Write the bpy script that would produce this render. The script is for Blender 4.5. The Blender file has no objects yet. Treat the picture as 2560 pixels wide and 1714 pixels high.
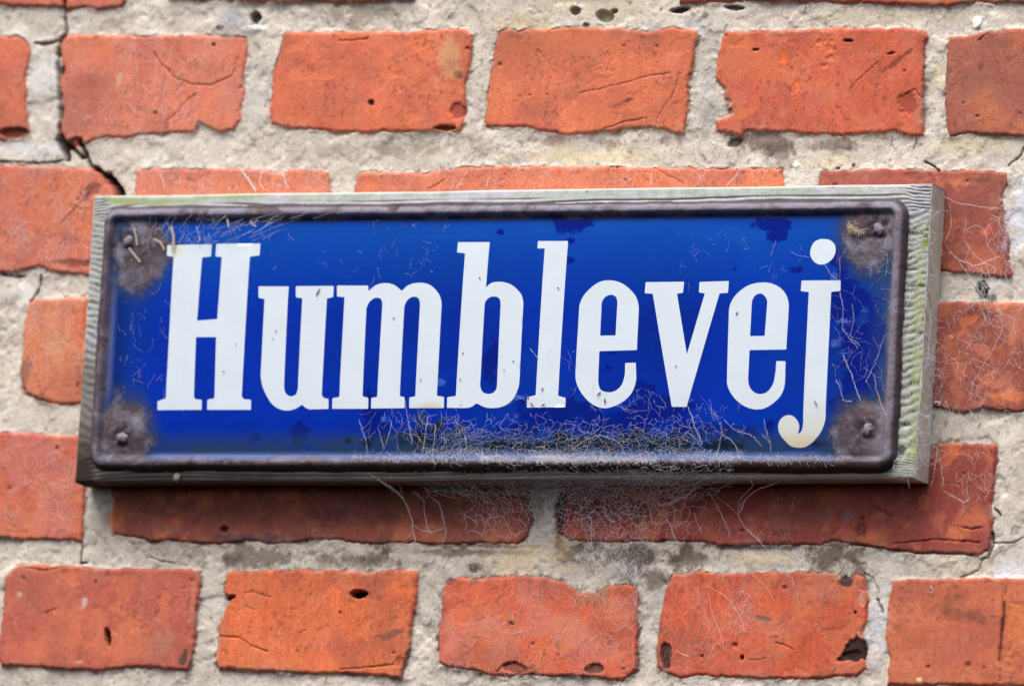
import bpy, json, math, random
import numpy as np
from mathutils import Vector, Matrix
from mathutils.geometry import delaunay_2d_cdt

sc = bpy.context.scene
MM = 0.001
# ------------------------------------------------------------ camera
CAM = {'loc': [2712.832, -5869.798, -970.485], 'fw': [-0.4148785, 0.8977039, 0.1483358], 'up': [-0.0063334, -0.1658737, 0.9861267], 'lens': 470.667}
cd = bpy.data.cameras.new('camera'); cam = bpy.data.objects.new('camera', cd)
sc.collection.objects.link(cam); sc.camera = cam
cd.sensor_width = 36.0; cd.lens = CAM['lens']; cd.clip_start = 0.5; cd.clip_end = 100
fw = Vector(CAM['fw']); up = Vector(CAM['up']); rt = fw.cross(up)
R3 = Matrix((rt, up, -fw)).transposed()
cam.matrix_world = Matrix.Translation(Vector(CAM['loc']) * MM) @ R3.to_4x4()
cd.dof.use_dof = True
cd.dof.focus_distance = (Vector((70, -22, 0)) - Vector(CAM['loc'])).dot(fw) * MM
cd.dof.aperture_fstop = 7.5
# ------------------------------------------------------------ world, sun, exposure
wd = bpy.data.worlds.new('World'); sc.world = wd; wd.use_nodes = True
wn = wd.node_tree.nodes; wl = wd.node_tree.links
SUN_EL, SUN_AZ = 60.0, 16.0          # degrees above the horizon, degrees to the left of the wall's normal
sky = wn.new('ShaderNodeTexSky'); sky.sky_type = 'NISHITA'; sky.sun_disc = False
sky.sun_elevation = math.radians(SUN_EL); sky.sun_rotation = math.radians(180 + SUN_AZ)
sky.air_density = 0.8; sky.dust_density = 5.0; sky.ozone_density = 1.0
bg = wn['Background']; bg.inputs['Strength'].default_value = 0.112
wl.new(sky.outputs[0], bg.inputs[0])
sd = bpy.data.lights.new('sun', 'SUN'); sun = bpy.data.objects.new('sun', sd); sc.collection.objects.link(sun)
sd.energy = 2.05; sd.angle = math.radians(38); sd.color = (1.0, 0.96, 0.9)
e_, a_ = math.radians(SUN_EL), math.radians(SUN_AZ)
todir = Vector((-math.sin(a_) * math.cos(e_), -math.cos(a_) * math.cos(e_), math.sin(e_)))
sun.rotation_euler = todir.to_track_quat('Z', 'Y').to_euler()
sc.view_settings.view_transform = 'Standard'; sc.view_settings.look = 'None'
sc.view_settings.gamma = 1.0; sc.view_settings.use_curve_mapping = False
sc.view_settings.exposure = 0.80
sc.render.engine = 'CYCLES'
sc.cycles.use_denoising = True; sc.cycles.denoiser = 'OPENIMAGEDENOISE'
sc.cycles.denoising_input_passes = 'RGB_ALBEDO_NORMAL'; sc.cycles.denoising_prefilter = 'NONE'
sc.cycles.max_bounces = 6

# ------------------------------------------------------------ measured shapes, millimetres on the wall / on the sign
BRICKS = json.loads(r"""
[{"n":"B00","p":[[-295.88,180.55],[-225.72,180.2],[-224.48,170.85],[-226.33,167.75],[-234.75,166.62],[-240.63,165.63],[-246.73,167.05],[-256.9,166.16],[-262.15,167.51],[-277.6,167.96],[-320.61,168.53],[-321.71,180.67]],"c":[205,115,92],"d":0.25,"s":0.3},
{"n":"B01","p":[[-203.19,182.9],[-66.86,182.2],[-66.91,169.76],[-96.26,169.49],[-139.96,169.27],[-161.96,169.97],[-201.69,170.75]],"c":[195,105,82],"d":0.25,"s":0.1},
{"n":"B01b","p":[[-54.16,186.14],[62.16,185.52],[61.1,171.99],[-51.94,172.5]],"c":[195,105,82],"d":0.25,"s":0.1},
{"n":"B02","p":[[74.65,181.47],[75.69,168.35],[82.79,167.52],[108.22,168.8],[149.39,168.03],[169.68,167.55],[195.0,166.65],[218.37,165.57],[230.58,167.29],[270.2,167.51],[299.25,167.78],[298.33,180.33]],"c":[190,92,72],"d":0.25,"s":0.1},
{"n":"B10","p":[[-346.8,152.97],[-284.85,153.16],[-279.14,151.58],[-276.01,145.33],[-277.4,132.08],[-275.92,120.39],[-273.04,102.49],[-283.57,100.54],[-288.74,100.93],[-342.06,100.93]],"c":[212,118,90],"d":0.25,"s":0.3},
{"n":"B11","p":[[-257.49,153.46],[-233.59,153.38],[-208.01,152.75],[-182.62,153.21],[-157.15,151.97],[-156.13,145.0],[-157.11,131.85],[-154.76,124.11],[-157.11,117.16],[-156.09,110.2],[-159.84,104.79],[-168.18,103.64],[-173.91,106.34],[-179.6,108.67],[-181.74,104.03],[-195.18,102.87],[-212.11,102.48],[-220.47,100.93],[-233.26,101.32],[-246.44,96.27],[-254.5,100.54],[-256.5,108.71],[-256.26,120.37],[-258.16,127.38],[-257.85,138.27],[-260.39,147.63]],"c":[216,126,100],"d":0.25,"s":0.5},
{"n":"B12","p":[[-137.92,153.16],[-133.86,154.36],[-105.89,154.46],[-80.9,155.18],[-69.93,153.94],[-64.18,155.32],[-38.44,155.84],[-34.05,152.42],[-33.61,139.23],[-36.13,127.85],[-34.37,117.06],[-35.68,104.09],[-47.34,103.9],[-57.31,104.1],[-82.04,103.9],[-101.61,103.71],[-111.07,104.71],[-127.98,105.92],[-140.85,107.93],[-141.35,124.01],[-141.03,135.67],[-138.41,143.51]],"c":[220,118,84],"d":0.35,"s":0.1},
{"n":"B13","p":[[-19.24,155.37],[2.27,155.68],[18.74,156.38],[43.5,155.91],[60.1,153.95],[74.69,156.19],[86.28,154.62],[86.99,150.81],[85.57,142.81],[85.48,133.66],[83.62,131.38],[84.93,119.96],[84.2,108.54],[83.39,103.21],[77.26,103.21],[72.98,105.5],[62.27,106.26],[51.69,105.12],[39.45,103.98],[21.46,102.46],[6.42,104.75],[-3.69,107.05],[-14.38,106.29],[-23.56,107.06],[-24.36,111.66],[-23.13,126.99],[-22.48,139.26],[-21.16,148.46]],"c":[222,122,86],"d":0.55,"s":0.1},
{"n":"B14","p":[[101.66,154.19],[117.96,154.51],[150.44,155.16],[166.64,155.48],[194.94,155.39],[207.16,153.83],[209.0,150.8],[207.73,146.26],[208.48,131.14],[208.82,116.03],[210.25,102.44],[203.06,101.69],[194.83,103.95],[182.78,103.2],[164.27,102.07],[154.52,102.44],[142.26,103.58],[125.95,104.34],[115.37,104.35],[113.95,101.69],[108.12,103.21],[100.66,104.73],[99.83,110.05],[108.1,113.85],[104.66,116.13],[106.87,119.17],[103.14,119.93],[103.12,125.26],[97.87,129.83],[97.79,135.92],[99.0,146.58]],"c":[204,100,74],"d":0.5,"s":0.1},
{"n":"B15","p":[[219.47,150.76],[235.4,152.6],[239.33,153.72],[258.65,154.79],[323.11,154.19],[326.97,100.93],[262.6,101.68],[247.18,102.44],[233.5,103.19],[223.17,101.68],[220.65,108.47],[218.94,131.12],[218.89,142.45]],"c":[160,98,80],"d":0.3,"s":0.1},
{"n":"B20","p":[[-313.37,88.45],[-270.44,87.71],[-237.03,86.19],[-230.87,83.87],[-223.73,80.0],[-221.48,73.8],[-221.99,69.93],[-221.63,57.76],[-224.41,31.57],[-232.59,31.54],[-248.41,32.68],[-261.56,35.85],[-269.86,34.2],[-278.42,32.95],[-308.31,33.23]],"c":[208,118,94],"d":0.25,"s":0.6},
{"n":"B21","p":[[-212.31,85.43],[-202.17,85.83],[-176.75,85.47],[-151.47,85.88],[-130.28,83.97],[-127.89,85.52],[-113.6,85.14],[-105.99,84.38],[-104.76,74.77],[-102.08,32.1],[-211.61,31.63],[-212.31,69.86]],"c":[212,125,100],"d":0.25,"s":0.5},
{"n":"B22","p":[[-91.51,82.09],[-89.07,84.1],[-78.25,84.71],[-54.32,83.73],[-45.78,85.14],[-29.33,87.35],[18.66,87.39],[61.48,87.03],[116.82,86.29],[137.12,86.5],[138.75,76.45],[137.9,33.14],[-92.3,32.14]],"c":[212,122,92],"d":0.25,"s":0.2},
{"n":"B23","p":[[156.71,84.66],[166.39,85.04],[171.99,85.81],[182.44,86.57],[193.79,85.83],[204.24,86.21],[212.31,85.84],[228.42,85.26],[236.4,85.87],[254.08,85.13],[255.72,79.12],[253.43,72.35],[254.1,63.34],[256.26,55.83],[258.54,52.13],[258.3,44.62],[261.42,34.88],[259.65,31.87],[252.35,33.34],[226.56,35.49],[191.95,36.09],[154.61,35.18]],"c":[158,84,72],"d":0.25,"s":0.2},
{"n":"B30","p":[[-265.21,19.47],[-253.41,21.08],[-233.84,21.17],[-213.41,20.5],[-209.58,-32.7],[-229.07,-32.86],[-244.35,-32.99],[-255.58,-31.15],[-263.62,-26.96],[-266.87,-19.25],[-267.66,3.96]],"c":[208,132,100],"d":0.25,"s":0.3},
{"n":"B3x","p":[[-206.32,21.6],[2.55,21.65],[4.7,-30.82],[-206.01,-32.17]],"c":[200,100,75],"d":0.25,"s":0.1},
{"n":"B3y","p":[[13.28,21.7],[109.18,21.79],[111.2,-30.71],[15.41,-30.73]],"c":[200,100,75],"d":0.25,"s":0.1},
{"n":"B3r","p":[[120.28,21.04],[225.23,21.2],[249.25,21.33],[254.87,20.98],[268.62,20.68],[328.82,20.99],[332.66,-31.89],[272.6,-32.78],[261.23,-32.13],[251.58,-31.09],[241.36,-33.42],[225.94,-30.56],[124.39,-31.42]],"c":[154,84,70],"d":0.25,"s":0.3},
{"n":"B40","p":[[-299.98,-46.66],[-258.35,-47.48],[-227.69,-49.0],[-225.76,-70.83],[-225.27,-88.85],[-225.28,-101.25],[-236.52,-101.4],[-253.59,-100.81],[-270.69,-100.42],[-295.09,-100.73]],"c":[202,104,84],"d":0.25,"s":0.5},
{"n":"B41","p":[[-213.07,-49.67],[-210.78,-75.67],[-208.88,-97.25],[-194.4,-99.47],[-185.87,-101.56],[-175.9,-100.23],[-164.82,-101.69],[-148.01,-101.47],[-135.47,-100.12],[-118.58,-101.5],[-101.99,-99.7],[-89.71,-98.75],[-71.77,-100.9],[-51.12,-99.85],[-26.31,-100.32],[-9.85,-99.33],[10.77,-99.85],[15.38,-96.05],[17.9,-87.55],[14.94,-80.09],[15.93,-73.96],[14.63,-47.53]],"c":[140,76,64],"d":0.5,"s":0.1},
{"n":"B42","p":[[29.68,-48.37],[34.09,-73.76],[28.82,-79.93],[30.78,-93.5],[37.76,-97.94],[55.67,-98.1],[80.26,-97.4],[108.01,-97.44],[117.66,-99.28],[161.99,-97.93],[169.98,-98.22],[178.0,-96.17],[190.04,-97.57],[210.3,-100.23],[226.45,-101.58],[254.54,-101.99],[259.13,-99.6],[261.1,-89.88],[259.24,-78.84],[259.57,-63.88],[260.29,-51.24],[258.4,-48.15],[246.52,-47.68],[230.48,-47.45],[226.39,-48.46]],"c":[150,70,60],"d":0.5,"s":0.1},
{"n":"B43","p":[[276.76,-47.0],[343.72,-46.37],[347.7,-101.35],[278.72,-101.29]],"c":[190,90,75],"d":0.25,"s":0.1},
{"n":"B50","p":[[-266.42,-119.55],[-262.58,-114.87],[-258.5,-112.89],[-235.52,-113.36],[-210.04,-114.17],[-184.7,-114.21],[-159.45,-114.25],[-158.37,-121.89],[-159.06,-133.37],[-158.9,-144.83],[-159.81,-158.59],[-161.8,-164.73],[-176.13,-164.21],[-188.81,-163.65],[-205.56,-165.08],[-212.24,-165.95],[-230.93,-165.11],[-252.2,-164.32],[-264.97,-164.14],[-266.54,-158.02],[-266.56,-146.48],[-266.23,-131.09]],"c":[190,100,82],"d":0.4,"s":0.1},
{"n":"B51","p":[[-144.26,-115.19],[-134.28,-114.29],[-113.39,-114.01],[-100.92,-113.46],[-83.25,-113.61],[-66.58,-114.14],[-50.1,-112.78],[-41.76,-113.42],[-40.37,-120.24],[-41.07,-131.63],[-42.09,-139.24],[-42.39,-150.62],[-44.65,-158.23],[-45.6,-166.59],[-53.93,-165.97],[-66.42,-165.42],[-78.92,-164.87],[-96.52,-165.17],[-121.61,-164.44],[-134.17,-164.27],[-145.17,-162.93],[-147.53,-159.92],[-147.06,-150.75],[-147.08,-140.83],[-144.39,-133.15],[-141.37,-129.29],[-144.98,-126.28],[-145.93,-120.18]],"c":[226,116,72],"d":0.8,"s":0.1},
{"n":"B52","p":[[-25.69,-117.76],[-18.39,-116.14],[-8.44,-116.76],[7.89,-115.02],[28.47,-115.5],[39.36,-118.37],[44.57,-122.07],[52.87,-123.46],[61.48,-118.82],[75.35,-118.62],[77.98,-126.12],[78.78,-141.17],[79.27,-152.45],[79.47,-159.96],[71.81,-166.11],[64.42,-165.48],[56.96,-164.1],[44.72,-164.31],[32.45,-164.51],[20.11,-163.97],[3.76,-165.0],[-8.82,-162.18],[-21.29,-160.88],[-26.42,-158.69],[-27.84,-146.6],[-27.54,-135.23],[-27.25,-123.85]],"c":[212,102,72],"d":1,"s":0.6},
{"n":"B53","p":[[94.28,-113.09],[106.37,-111.8],[130.71,-111.84],[162.97,-111.03],[179.9,-111.17],[183.35,-114.12],[188.11,-113.31],[189.57,-111.42],[196.11,-112.82],[196.6,-119.17],[198.6,-124.38],[198.37,-131.85],[196.54,-139.35],[199.0,-150.52],[199.57,-157.97],[195.05,-161.78],[183.02,-161.98],[167.06,-163.74],[142.84,-163.4],[126.62,-162.93],[110.38,-162.45],[102.39,-164.09],[94.04,-161.22],[89.16,-159.05],[88.33,-148.54],[89.57,-133.48],[91.11,-122.17],[93.76,-114.6]],"c":[212,98,66],"d":0.7,"s":0.35},
{"n":"B54","p":[[209.93,-115.25],[219.42,-113.62],[243.35,-112.92],[278.55,-112.81],[326.66,-112.15],[330.44,-163.94],[211.4,-165.97],[210.78,-157.78],[211.98,-152.54],[208.84,-142.9],[208.5,-127.97],[209.13,-120.49]],"c":[192,104,76],"d":0.25,"s":0.1},
{"n":"x","p":[[-811.7,487.9],[-697.8,486.3],[-583.5,487.0],[-584.2,461.6],[-583.9,436.1],[-697.8,435.6],[-811.7,435.0],[-810.4,461.6]],"c":[206,98,73],"d":0.3,"s":0.1},
{"n":"x","p":[[-573.7,486.1],[-459.8,488.0],[-346.4,487.0],[-345.9,461.6],[-347.7,435.1],[-459.8,436.8],[-572.2,437.0],[-571.9,461.6]],"c":[211,115,89],"d":0.3,"s":0.1},
{"n":"x","p":[[-336.1,486.3],[-221.8,487.5],[-107.8,485.9],[-108.3,461.6],[-109.7,436.1],[-221.8,436.4],[-333.8,435.5],[-334.3,461.6]],"c":[212,116,81],"d":0.3,"s":0.1},
{"n":"x","p":[[-98.2,487.0],[16.2,488.2],[129.3,487.8],[129.6,461.6],[130.2,436.0],[16.2,434.9],[-98.0,435.1],[-97.6,461.6]],"c":[214,114,93],"d":0.3,"s":0.1},
{"n":"x","p":[[141.8,487.2],[254.2,487.4],[368.2,488.1],[368.5,461.6],[368.3,435.1],[254.2,435.7],[139.9,436.2],[141.7,461.6]],"c":[216,115,88],"d":0.3,"s":0.1},
{"n":"x","p":[[378.4,487.8],[492.2,486.7],[605.8,487.0],[605.7,461.6],[606.6,437.1],[492.2,435.1],[379.8,435.7],[378.0,461.6]],"c":[202,114,88],"d":0.3,"s":0.1},
{"n":"x","p":[[616.2,486.6],[730.2,486.1],[843.2,487.5],[844.2,461.6],[843.4,437.2],[730.2,436.1],[617.0,435.0],[616.4,461.6]],"c":[219,119,99],"d":0.3,"s":0.1},
{"n":"x","p":[[-736.1,420.9],[-682.0,420.0],[-628.3,421.4],[-626.9,394.9],[-628.2,370.4],[-682.0,369.0],[-737.0,369.5],[-735.6,394.9]],"c":[212,116,83],"d":0.3,"s":0.1},
{"n":"x","p":[[-616.2,421.6],[-562.5,421.4],[-509.1,420.6],[-508.9,394.9],[-508.6,369.7],[-562.5,369.0],[-615.7,369.7],[-617.2,394.9]],"c":[199,106,80],"d":0.3,"s":0.1},
{"n":"x","p":[[-497.5,421.0],[-443.0,420.9],[-390.0,419.4],[-389.4,394.9],[-388.2,370.4],[-443.0,370.0],[-496.1,370.2],[-497.8,394.9]],"c":[197,98,64],"d":0.3,"s":0.1},
{"n":"x","p":[[-376.7,420.8],[-323.5,421.6],[-270.4,420.6],[-269.6,394.9],[-269.1,368.8],[-323.5,368.3],[-377.4,369.1],[-376.6,394.9]],"c":[215,122,90],"d":0.3,"s":0.1},
{"n":"x","p":[[-257.9,421.5],[-204.0,421.1],[-150.0,419.7],[-149.8,394.9],[-149.4,370.0],[-204.0,370.6],[-258.7,369.2],[-258.2,394.9]],"c":[206,101,84],"d":0.3,"s":0.1},
{"n":"x","p":[[-138.6,420.5],[-84.5,419.8],[-31.4,419.9],[-31.4,394.9],[-30.9,369.8],[-84.5,369.6],[-137.3,369.5],[-138.4,394.9]],"c":[198,102,80],"d":0.3,"s":0.1},
{"n":"x","p":[[-18.6,420.1],[35.0,420.3],[88.1,419.6],[89.2,394.9],[89.1,369.3],[35.0,370.2],[-19.5,369.7],[-19.2,394.9]],"c":[198,104,73],"d":0.3,"s":0.1},
{"n":"x","p":[[100.2,420.4],[154.5,419.5],[207.5,420.9],[209.3,394.9],[208.8,370.4],[154.5,369.7],[101.2,369.1],[99.4,394.9]],"c":[214,116,83],"d":0.3,"s":0.1},
{"n":"x","p":[[221.0,421.4],[274.0,421.0],[328.6,419.5],[328.7,394.9],[327.3,368.6],[274.0,369.2],[218.8,370.2],[219.2,394.9]],"c":[211,104,80],"d":0.3,"s":0.1},
{"n":"x","p":[[340.1,420.6],[393.5,421.5],[447.2,420.4],[447.1,394.9],[448.1,368.9],[393.5,370.1],[338.5,368.8],[339.4,394.9]],"c":[190,98,65],"d":0.3,"s":0.1},
{"n":"x","p":[[458.7,419.7],[513.0,421.2],[567.2,420.7],[567.9,394.9],[567.5,368.8],[513.0,368.2],[459.1,369.9],[459.7,394.9]],"c":[190,94,57],"d":0.3,"s":0.1},
{"n":"x","p":[[579.6,419.8],[632.5,419.9],[686.3,420.6],[687.7,394.9],[686.7,370.3],[632.5,369.8],[578.4,368.9],[578.1,394.9]],"c":[192,90,70],"d":0.3,"s":0.1},
{"n":"x","p":[[698.4,420.1],[752.0,419.7],[805.6,419.4],[805.8,394.9],[806.7,369.3],[752.0,369.3],[696.9,368.9],[697.0,394.9]],"c":[189,95,58],"d":0.3,"s":0.1},
{"n":"x","p":[[-812.1,353.5],[-697.8,352.6],[-584.1,354.2],[-585.5,328.2],[-585.0,303.8],[-697.8,302.1],[-810.8,302.1],[-811.7,328.2]],"c":[193,99,71],"d":0.3,"s":0.1},
{"n":"x","p":[[-572.3,353.1],[-459.8,354.1],[-345.9,354.5],[-347.3,328.2],[-346.4,301.6],[-459.8,302.8],[-573.4,302.1],[-573.5,328.2]],"c":[188,93,73],"d":0.3,"s":0.1},
{"n":"x","p":[[-333.9,354.9],[-221.8,354.3],[-109.4,354.7],[-108.6,328.2],[-107.8,303.3],[-221.8,303.1],[-334.4,303.5],[-335.1,328.2]],"c":[193,93,69],"d":0.3,"s":0.1},
{"n":"x","p":[[-97.3,354.7],[16.2,353.1],[130.1,354.5],[128.8,328.2],[130.1,303.1],[16.2,303.9],[-97.3,303.4],[-96.2,328.2]],"c":[191,94,71],"d":0.3,"s":0.1},
{"n":"x","p":[[140.4,354.6],[254.2,353.3],[368.1,353.3],[367.5,328.2],[368.4,302.7],[254.2,303.0],[140.6,302.7],[139.9,328.2]],"c":[184,89,65],"d":0.3,"s":0.1},
{"n":"x","p":[[379.0,354.1],[492.2,353.0],[606.3,353.9],[604.7,328.2],[605.7,303.2],[492.2,303.4],[379.4,302.8],[377.8,328.2]],"c":[187,93,65],"d":0.3,"s":0.1},
{"n":"x","p":[[616.2,353.6],[730.2,354.5],[842.3,353.0],[844.1,328.2],[843.1,301.7],[730.2,302.2],[616.3,301.7],[615.9,328.2]],"c":[195,89,62],"d":0.3,"s":0.1},
{"n":"x","p":[[-736.7,288.2],[-682.0,286.8],[-627.0,287.1],[-627.6,261.6],[-627.1,235.0],[-682.0,235.6],[-736.8,235.0],[-736.4,261.6]],"c":[212,117,80],"d":0.3,"s":0.1},
{"n":"x","p":[[-617.4,288.2],[-562.5,287.1],[-508.6,287.6],[-507.7,261.6],[-509.2,235.4],[-562.5,235.9],[-615.7,237.1],[-617.2,261.6]],"c":[213,117,93],"d":0.3,"s":0.1},
{"n":"x","p":[[-496.1,286.6],[-443.0,286.5],[-390.1,288.0],[-389.8,261.6],[-389.5,235.5],[-443.0,237.1],[-498.0,235.7],[-496.6,261.6]],"c":[204,105,75],"d":0.3,"s":0.1},
{"n":"x","p":[[-376.6,286.9],[-323.5,287.7],[-270.1,286.7],[-270.4,261.6],[-268.4,236.3],[-323.5,237.2],[-378.6,236.7],[-376.6,261.6]],"c":[204,102,78],"d":0.3,"s":0.1},
{"n":"x","p":[[-258.9,286.2],[-204.0,287.5],[-149.6,287.5],[-148.9,261.6],[-150.7,235.0],[-204.0,235.2],[-258.2,237.1],[-257.1,261.6]],"c":[195,95,65],"d":0.3,"s":0.1},
{"n":"x","p":[[-139.1,286.8],[-84.5,285.9],[-29.8,286.8],[-30.2,261.6],[-30.4,236.8],[-84.5,236.5],[-138.7,235.2],[-138.7,261.6]],"c":[208,109,82],"d":0.3,"s":0.1},
{"n":"x","p":[[-18.2,287.1],[35.0,287.8],[89.6,287.2],[89.5,261.6],[90.1,237.2],[35.0,235.5],[-18.0,236.0],[-19.7,261.6]],"c":[222,119,90],"d":0.3,"s":0.1},
{"n":"x","p":[[101.4,288.1],[154.5,287.2],[209.2,287.2],[207.5,261.6],[208.3,236.6],[154.5,236.7],[100.9,234.9],[100.9,261.6]],"c":[212,118,78],"d":0.3,"s":0.1},
{"n":"x","p":[[219.2,288.2],[274.0,286.7],[328.0,288.1],[326.9,261.6],[327.0,235.4],[274.0,237.3],[219.9,234.9],[220.4,261.6]],"c":[222,114,97],"d":0.3,"s":0.1},
{"n":"x","p":[[340.0,286.8],[393.5,286.8],[448.3,286.6],[448.3,261.6],[448.7,237.1],[393.5,236.7],[339.1,236.4],[340.0,261.6]],"c":[218,113,90],"d":0.3,"s":0.1},
{"n":"x","p":[[458.7,287.7],[513.0,288.2],[568.0,287.1],[568.0,261.6],[566.4,236.4],[513.0,236.7],[457.8,235.1],[458.6,261.6]],"c":[213,117,85],"d":0.3,"s":0.1},
{"n":"x","p":[[578.2,286.1],[632.5,287.3],[687.6,287.8],[686.4,261.6],[685.7,236.5],[632.5,235.9],[577.5,235.5],[578.9,261.6]],"c":[196,96,64],"d":0.3,"s":0.1},
{"n":"x","p":[[697.4,287.0],[752.0,287.1],[805.9,288.2],[806.9,261.6],[806.8,236.7],[752.0,235.2],[697.4,234.9],[697.1,261.6]],"c":[213,107,82],"d":0.3,"s":0.1},
{"n":"x","p":[[-809.9,219.4],[-697.8,219.6],[-584.7,219.3],[-584.8,195.0],[-584.7,168.7],[-697.8,168.4],[-810.7,168.8],[-810.5,195.0]],"c":[205,104,79],"d":0.3,"s":0.1},
{"n":"x","p":[[-573.5,220.5],[-459.8,219.9],[-345.4,219.9],[-346.1,195.0],[-346.8,169.9],[-459.8,169.7],[-572.3,169.8],[-573.1,195.0]],"c":[204,103,78],"d":0.3,"s":0.1},
{"n":"x","p":[[309.4,221.5],[338.9,220.9],[368.5,220.7],[366.8,195.0],[366.3,169.5],[338.9,170.6],[311.0,168.4],[309.9,195.0]],"c":[201,106,73],"d":0.3,"s":0.1},
{"n":"x","p":[[378.3,219.7],[492.2,219.3],[604.4,219.9],[604.8,195.0],[605.9,169.3],[492.2,168.9],[378.0,168.9],[379.1,195.0]],"c":[202,103,70],"d":0.3,"s":0.1},
{"n":"x","p":[[618.1,219.5],[730.2,221.5],[842.8,219.9],[844.0,195.0],[844.7,169.2],[730.2,169.6],[617.4,168.6],[616.5,195.0]],"c":[191,93,64],"d":0.3,"s":0.1},
{"n":"x","p":[[-735.7,153.0],[-682.0,154.4],[-628.3,153.8],[-628.4,128.3],[-627.1,102.0],[-682.0,103.7],[-735.6,102.0],[-736.8,128.3]],"c":[212,118,80],"d":0.3,"s":0.1},
{"n":"x","p":[[-615.4,154.5],[-562.5,153.3],[-508.6,152.7],[-507.8,128.3],[-508.0,103.1],[-562.5,103.0],[-617.5,102.9],[-616.3,128.3]],"c":[215,120,88],"d":0.3,"s":0.1},
{"n":"x","p":[[-497.4,153.2],[-443.0,153.7],[-388.7,154.6],[-388.4,128.3],[-389.0,102.5],[-443.0,103.4],[-497.3,102.6],[-498.2,128.3]],"c":[221,116,92],"d":0.3,"s":0.1},
{"n":"x","p":[[-376.4,154.1],[-367.6,154.5],[-358.6,154.0],[-356.9,128.3],[-358.7,103.4],[-367.6,102.6],[-378.6,102.9],[-376.6,128.3]],"c":[195,108,68],"d":0.3,"s":0.1},
{"n":"x","p":[[339.1,154.8],[393.5,154.0],[447.4,154.8],[447.1,128.3],[446.5,102.7],[393.5,103.0],[340.2,102.5],[339.5,128.3]],"c":[208,109,86],"d":0.3,"s":0.1},
{"n":"x","p":[[458.5,154.8],[513.0,154.0],[567.8,154.5],[567.4,128.3],[566.5,103.2],[513.0,101.9],[459.4,102.9],[458.6,128.3]],"c":[211,103,83],"d":0.3,"s":0.1},
{"n":"x","p":[[578.3,153.8],[632.5,152.7],[685.6,154.6],[685.7,128.3],[686.0,103.3],[632.5,102.5],[578.3,101.7],[578.3,128.3]],"c":[194,93,58],"d":0.3,"s":0.1},
{"n":"x","p":[[697.7,153.0],[752.0,153.5],[804.9,153.3],[804.8,128.3],[805.2,101.8],[752.0,103.8],[698.1,102.2],[698.3,128.3]],"c":[210,109,88],"d":0.3,"s":0.1},
{"n":"x","p":[[-811.0,87.8],[-697.8,86.6],[-585.4,87.0],[-583.6,61.7],[-584.9,35.8],[-697.8,37.0],[-809.8,37.1],[-810.2,61.7]],"c":[208,114,82],"d":0.3,"s":0.1},
{"n":"x","p":[[-572.5,86.8],[-459.8,86.8],[-347.1,87.2],[-347.5,61.7],[-346.5,36.8],[-459.8,35.5],[-573.9,36.0],[-573.3,61.7]],"c":[212,114,89],"d":0.3,"s":0.1},
{"n":"x","p":[[273.5,87.6],[320.0,86.5],[368.4,87.2],[367.1,61.7],[366.9,35.6],[320.0,36.3],[271.3,35.8],[271.8,61.7]],"c":[184,86,68],"d":0.3,"s":0.1},
{"n":"x","p":[[380.2,86.5],[492.2,87.5],[604.4,86.0],[606.6,61.7],[605.0,35.1],[492.2,35.0],[379.3,37.2],[379.0,61.7]],"c":[201,91,71],"d":0.3,"s":0.1},
{"n":"x","p":[[616.2,86.6],[730.2,88.1],[844.6,86.5],[844.0,61.7],[842.7,35.2],[730.2,35.5],[617.4,37.2],[616.8,61.7]],"c":[215,120,87],"d":0.3,"s":0.1},
{"n":"x","p":[[-736.8,21.0],[-682.0,19.7],[-627.9,19.8],[-628.5,-5.0],[-627.1,-30.4],[-682.0,-29.9],[-736.8,-30.6],[-736.3,-5.0]],"c":[197,106,77],"d":0.3,"s":0.1},
{"n":"x","p":[[-617.4,21.4],[-562.5,21.0],[-508.0,20.6],[-507.7,-5.0],[-509.0,-30.2],[-562.5,-30.0],[-616.7,-30.3],[-615.6,-5.0]],"c":[216,115,99],"d":0.3,"s":0.1},
{"n":"x","p":[[-495.8,20.9],[-443.0,19.4],[-388.6,21.6],[-390.2,-5.0],[-389.7,-29.9],[-443.0,-30.3],[-496.7,-30.4],[-498.0,-5.0]],"c":[215,116,93],"d":0.3,"s":0.1},
{"n":"x","p":[[-377.2,19.4],[-330.6,21.0],[-284.8,21.5],[-283.4,-5.0],[-283.0,-29.5],[-330.6,-30.3],[-377.4,-29.5],[-377.0,-5.0]],"c":[190,93,73],"d":0.3,"s":0.1},
{"n":"x","p":[[343.8,19.6],[395.6,19.4],[448.3,19.5],[447.7,-5.0],[447.5,-29.7],[395.6,-30.8],[342.9,-31.3],[342.7,-5.0]],"c":[212,108,83],"d":0.3,"s":0.1},
{"n":"x","p":[[457.9,20.1],[513.0,20.5],[567.2,20.1],[567.5,-5.0],[567.4,-30.0],[513.0,-31.4],[459.5,-30.6],[459.2,-5.0]],"c":[194,93,74],"d":0.3,"s":0.1},
{"n":"x","p":[[578.7,21.7],[632.5,20.2],[687.2,20.7],[686.2,-5.0],[686.5,-31.5],[632.5,-30.3],[579.3,-31.5],[578.9,-5.0]],"c":[196,99,66],"d":0.3,"s":0.1},
{"n":"x","p":[[698.1,19.8],[752.0,20.1],[805.1,21.0],[806.4,-5.0],[807.1,-30.0],[752.0,-29.5],[698.7,-30.3],[698.1,-5.0]],"c":[194,95,71],"d":0.3,"s":0.1},
{"n":"x","p":[[-812.0,-47.1],[-697.8,-47.2],[-585.2,-46.0],[-584.5,-71.7],[-585.2,-98.0],[-697.8,-97.2],[-810.7,-97.2],[-811.0,-71.7]],"c":[205,105,68],"d":0.3,"s":0.1},
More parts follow.
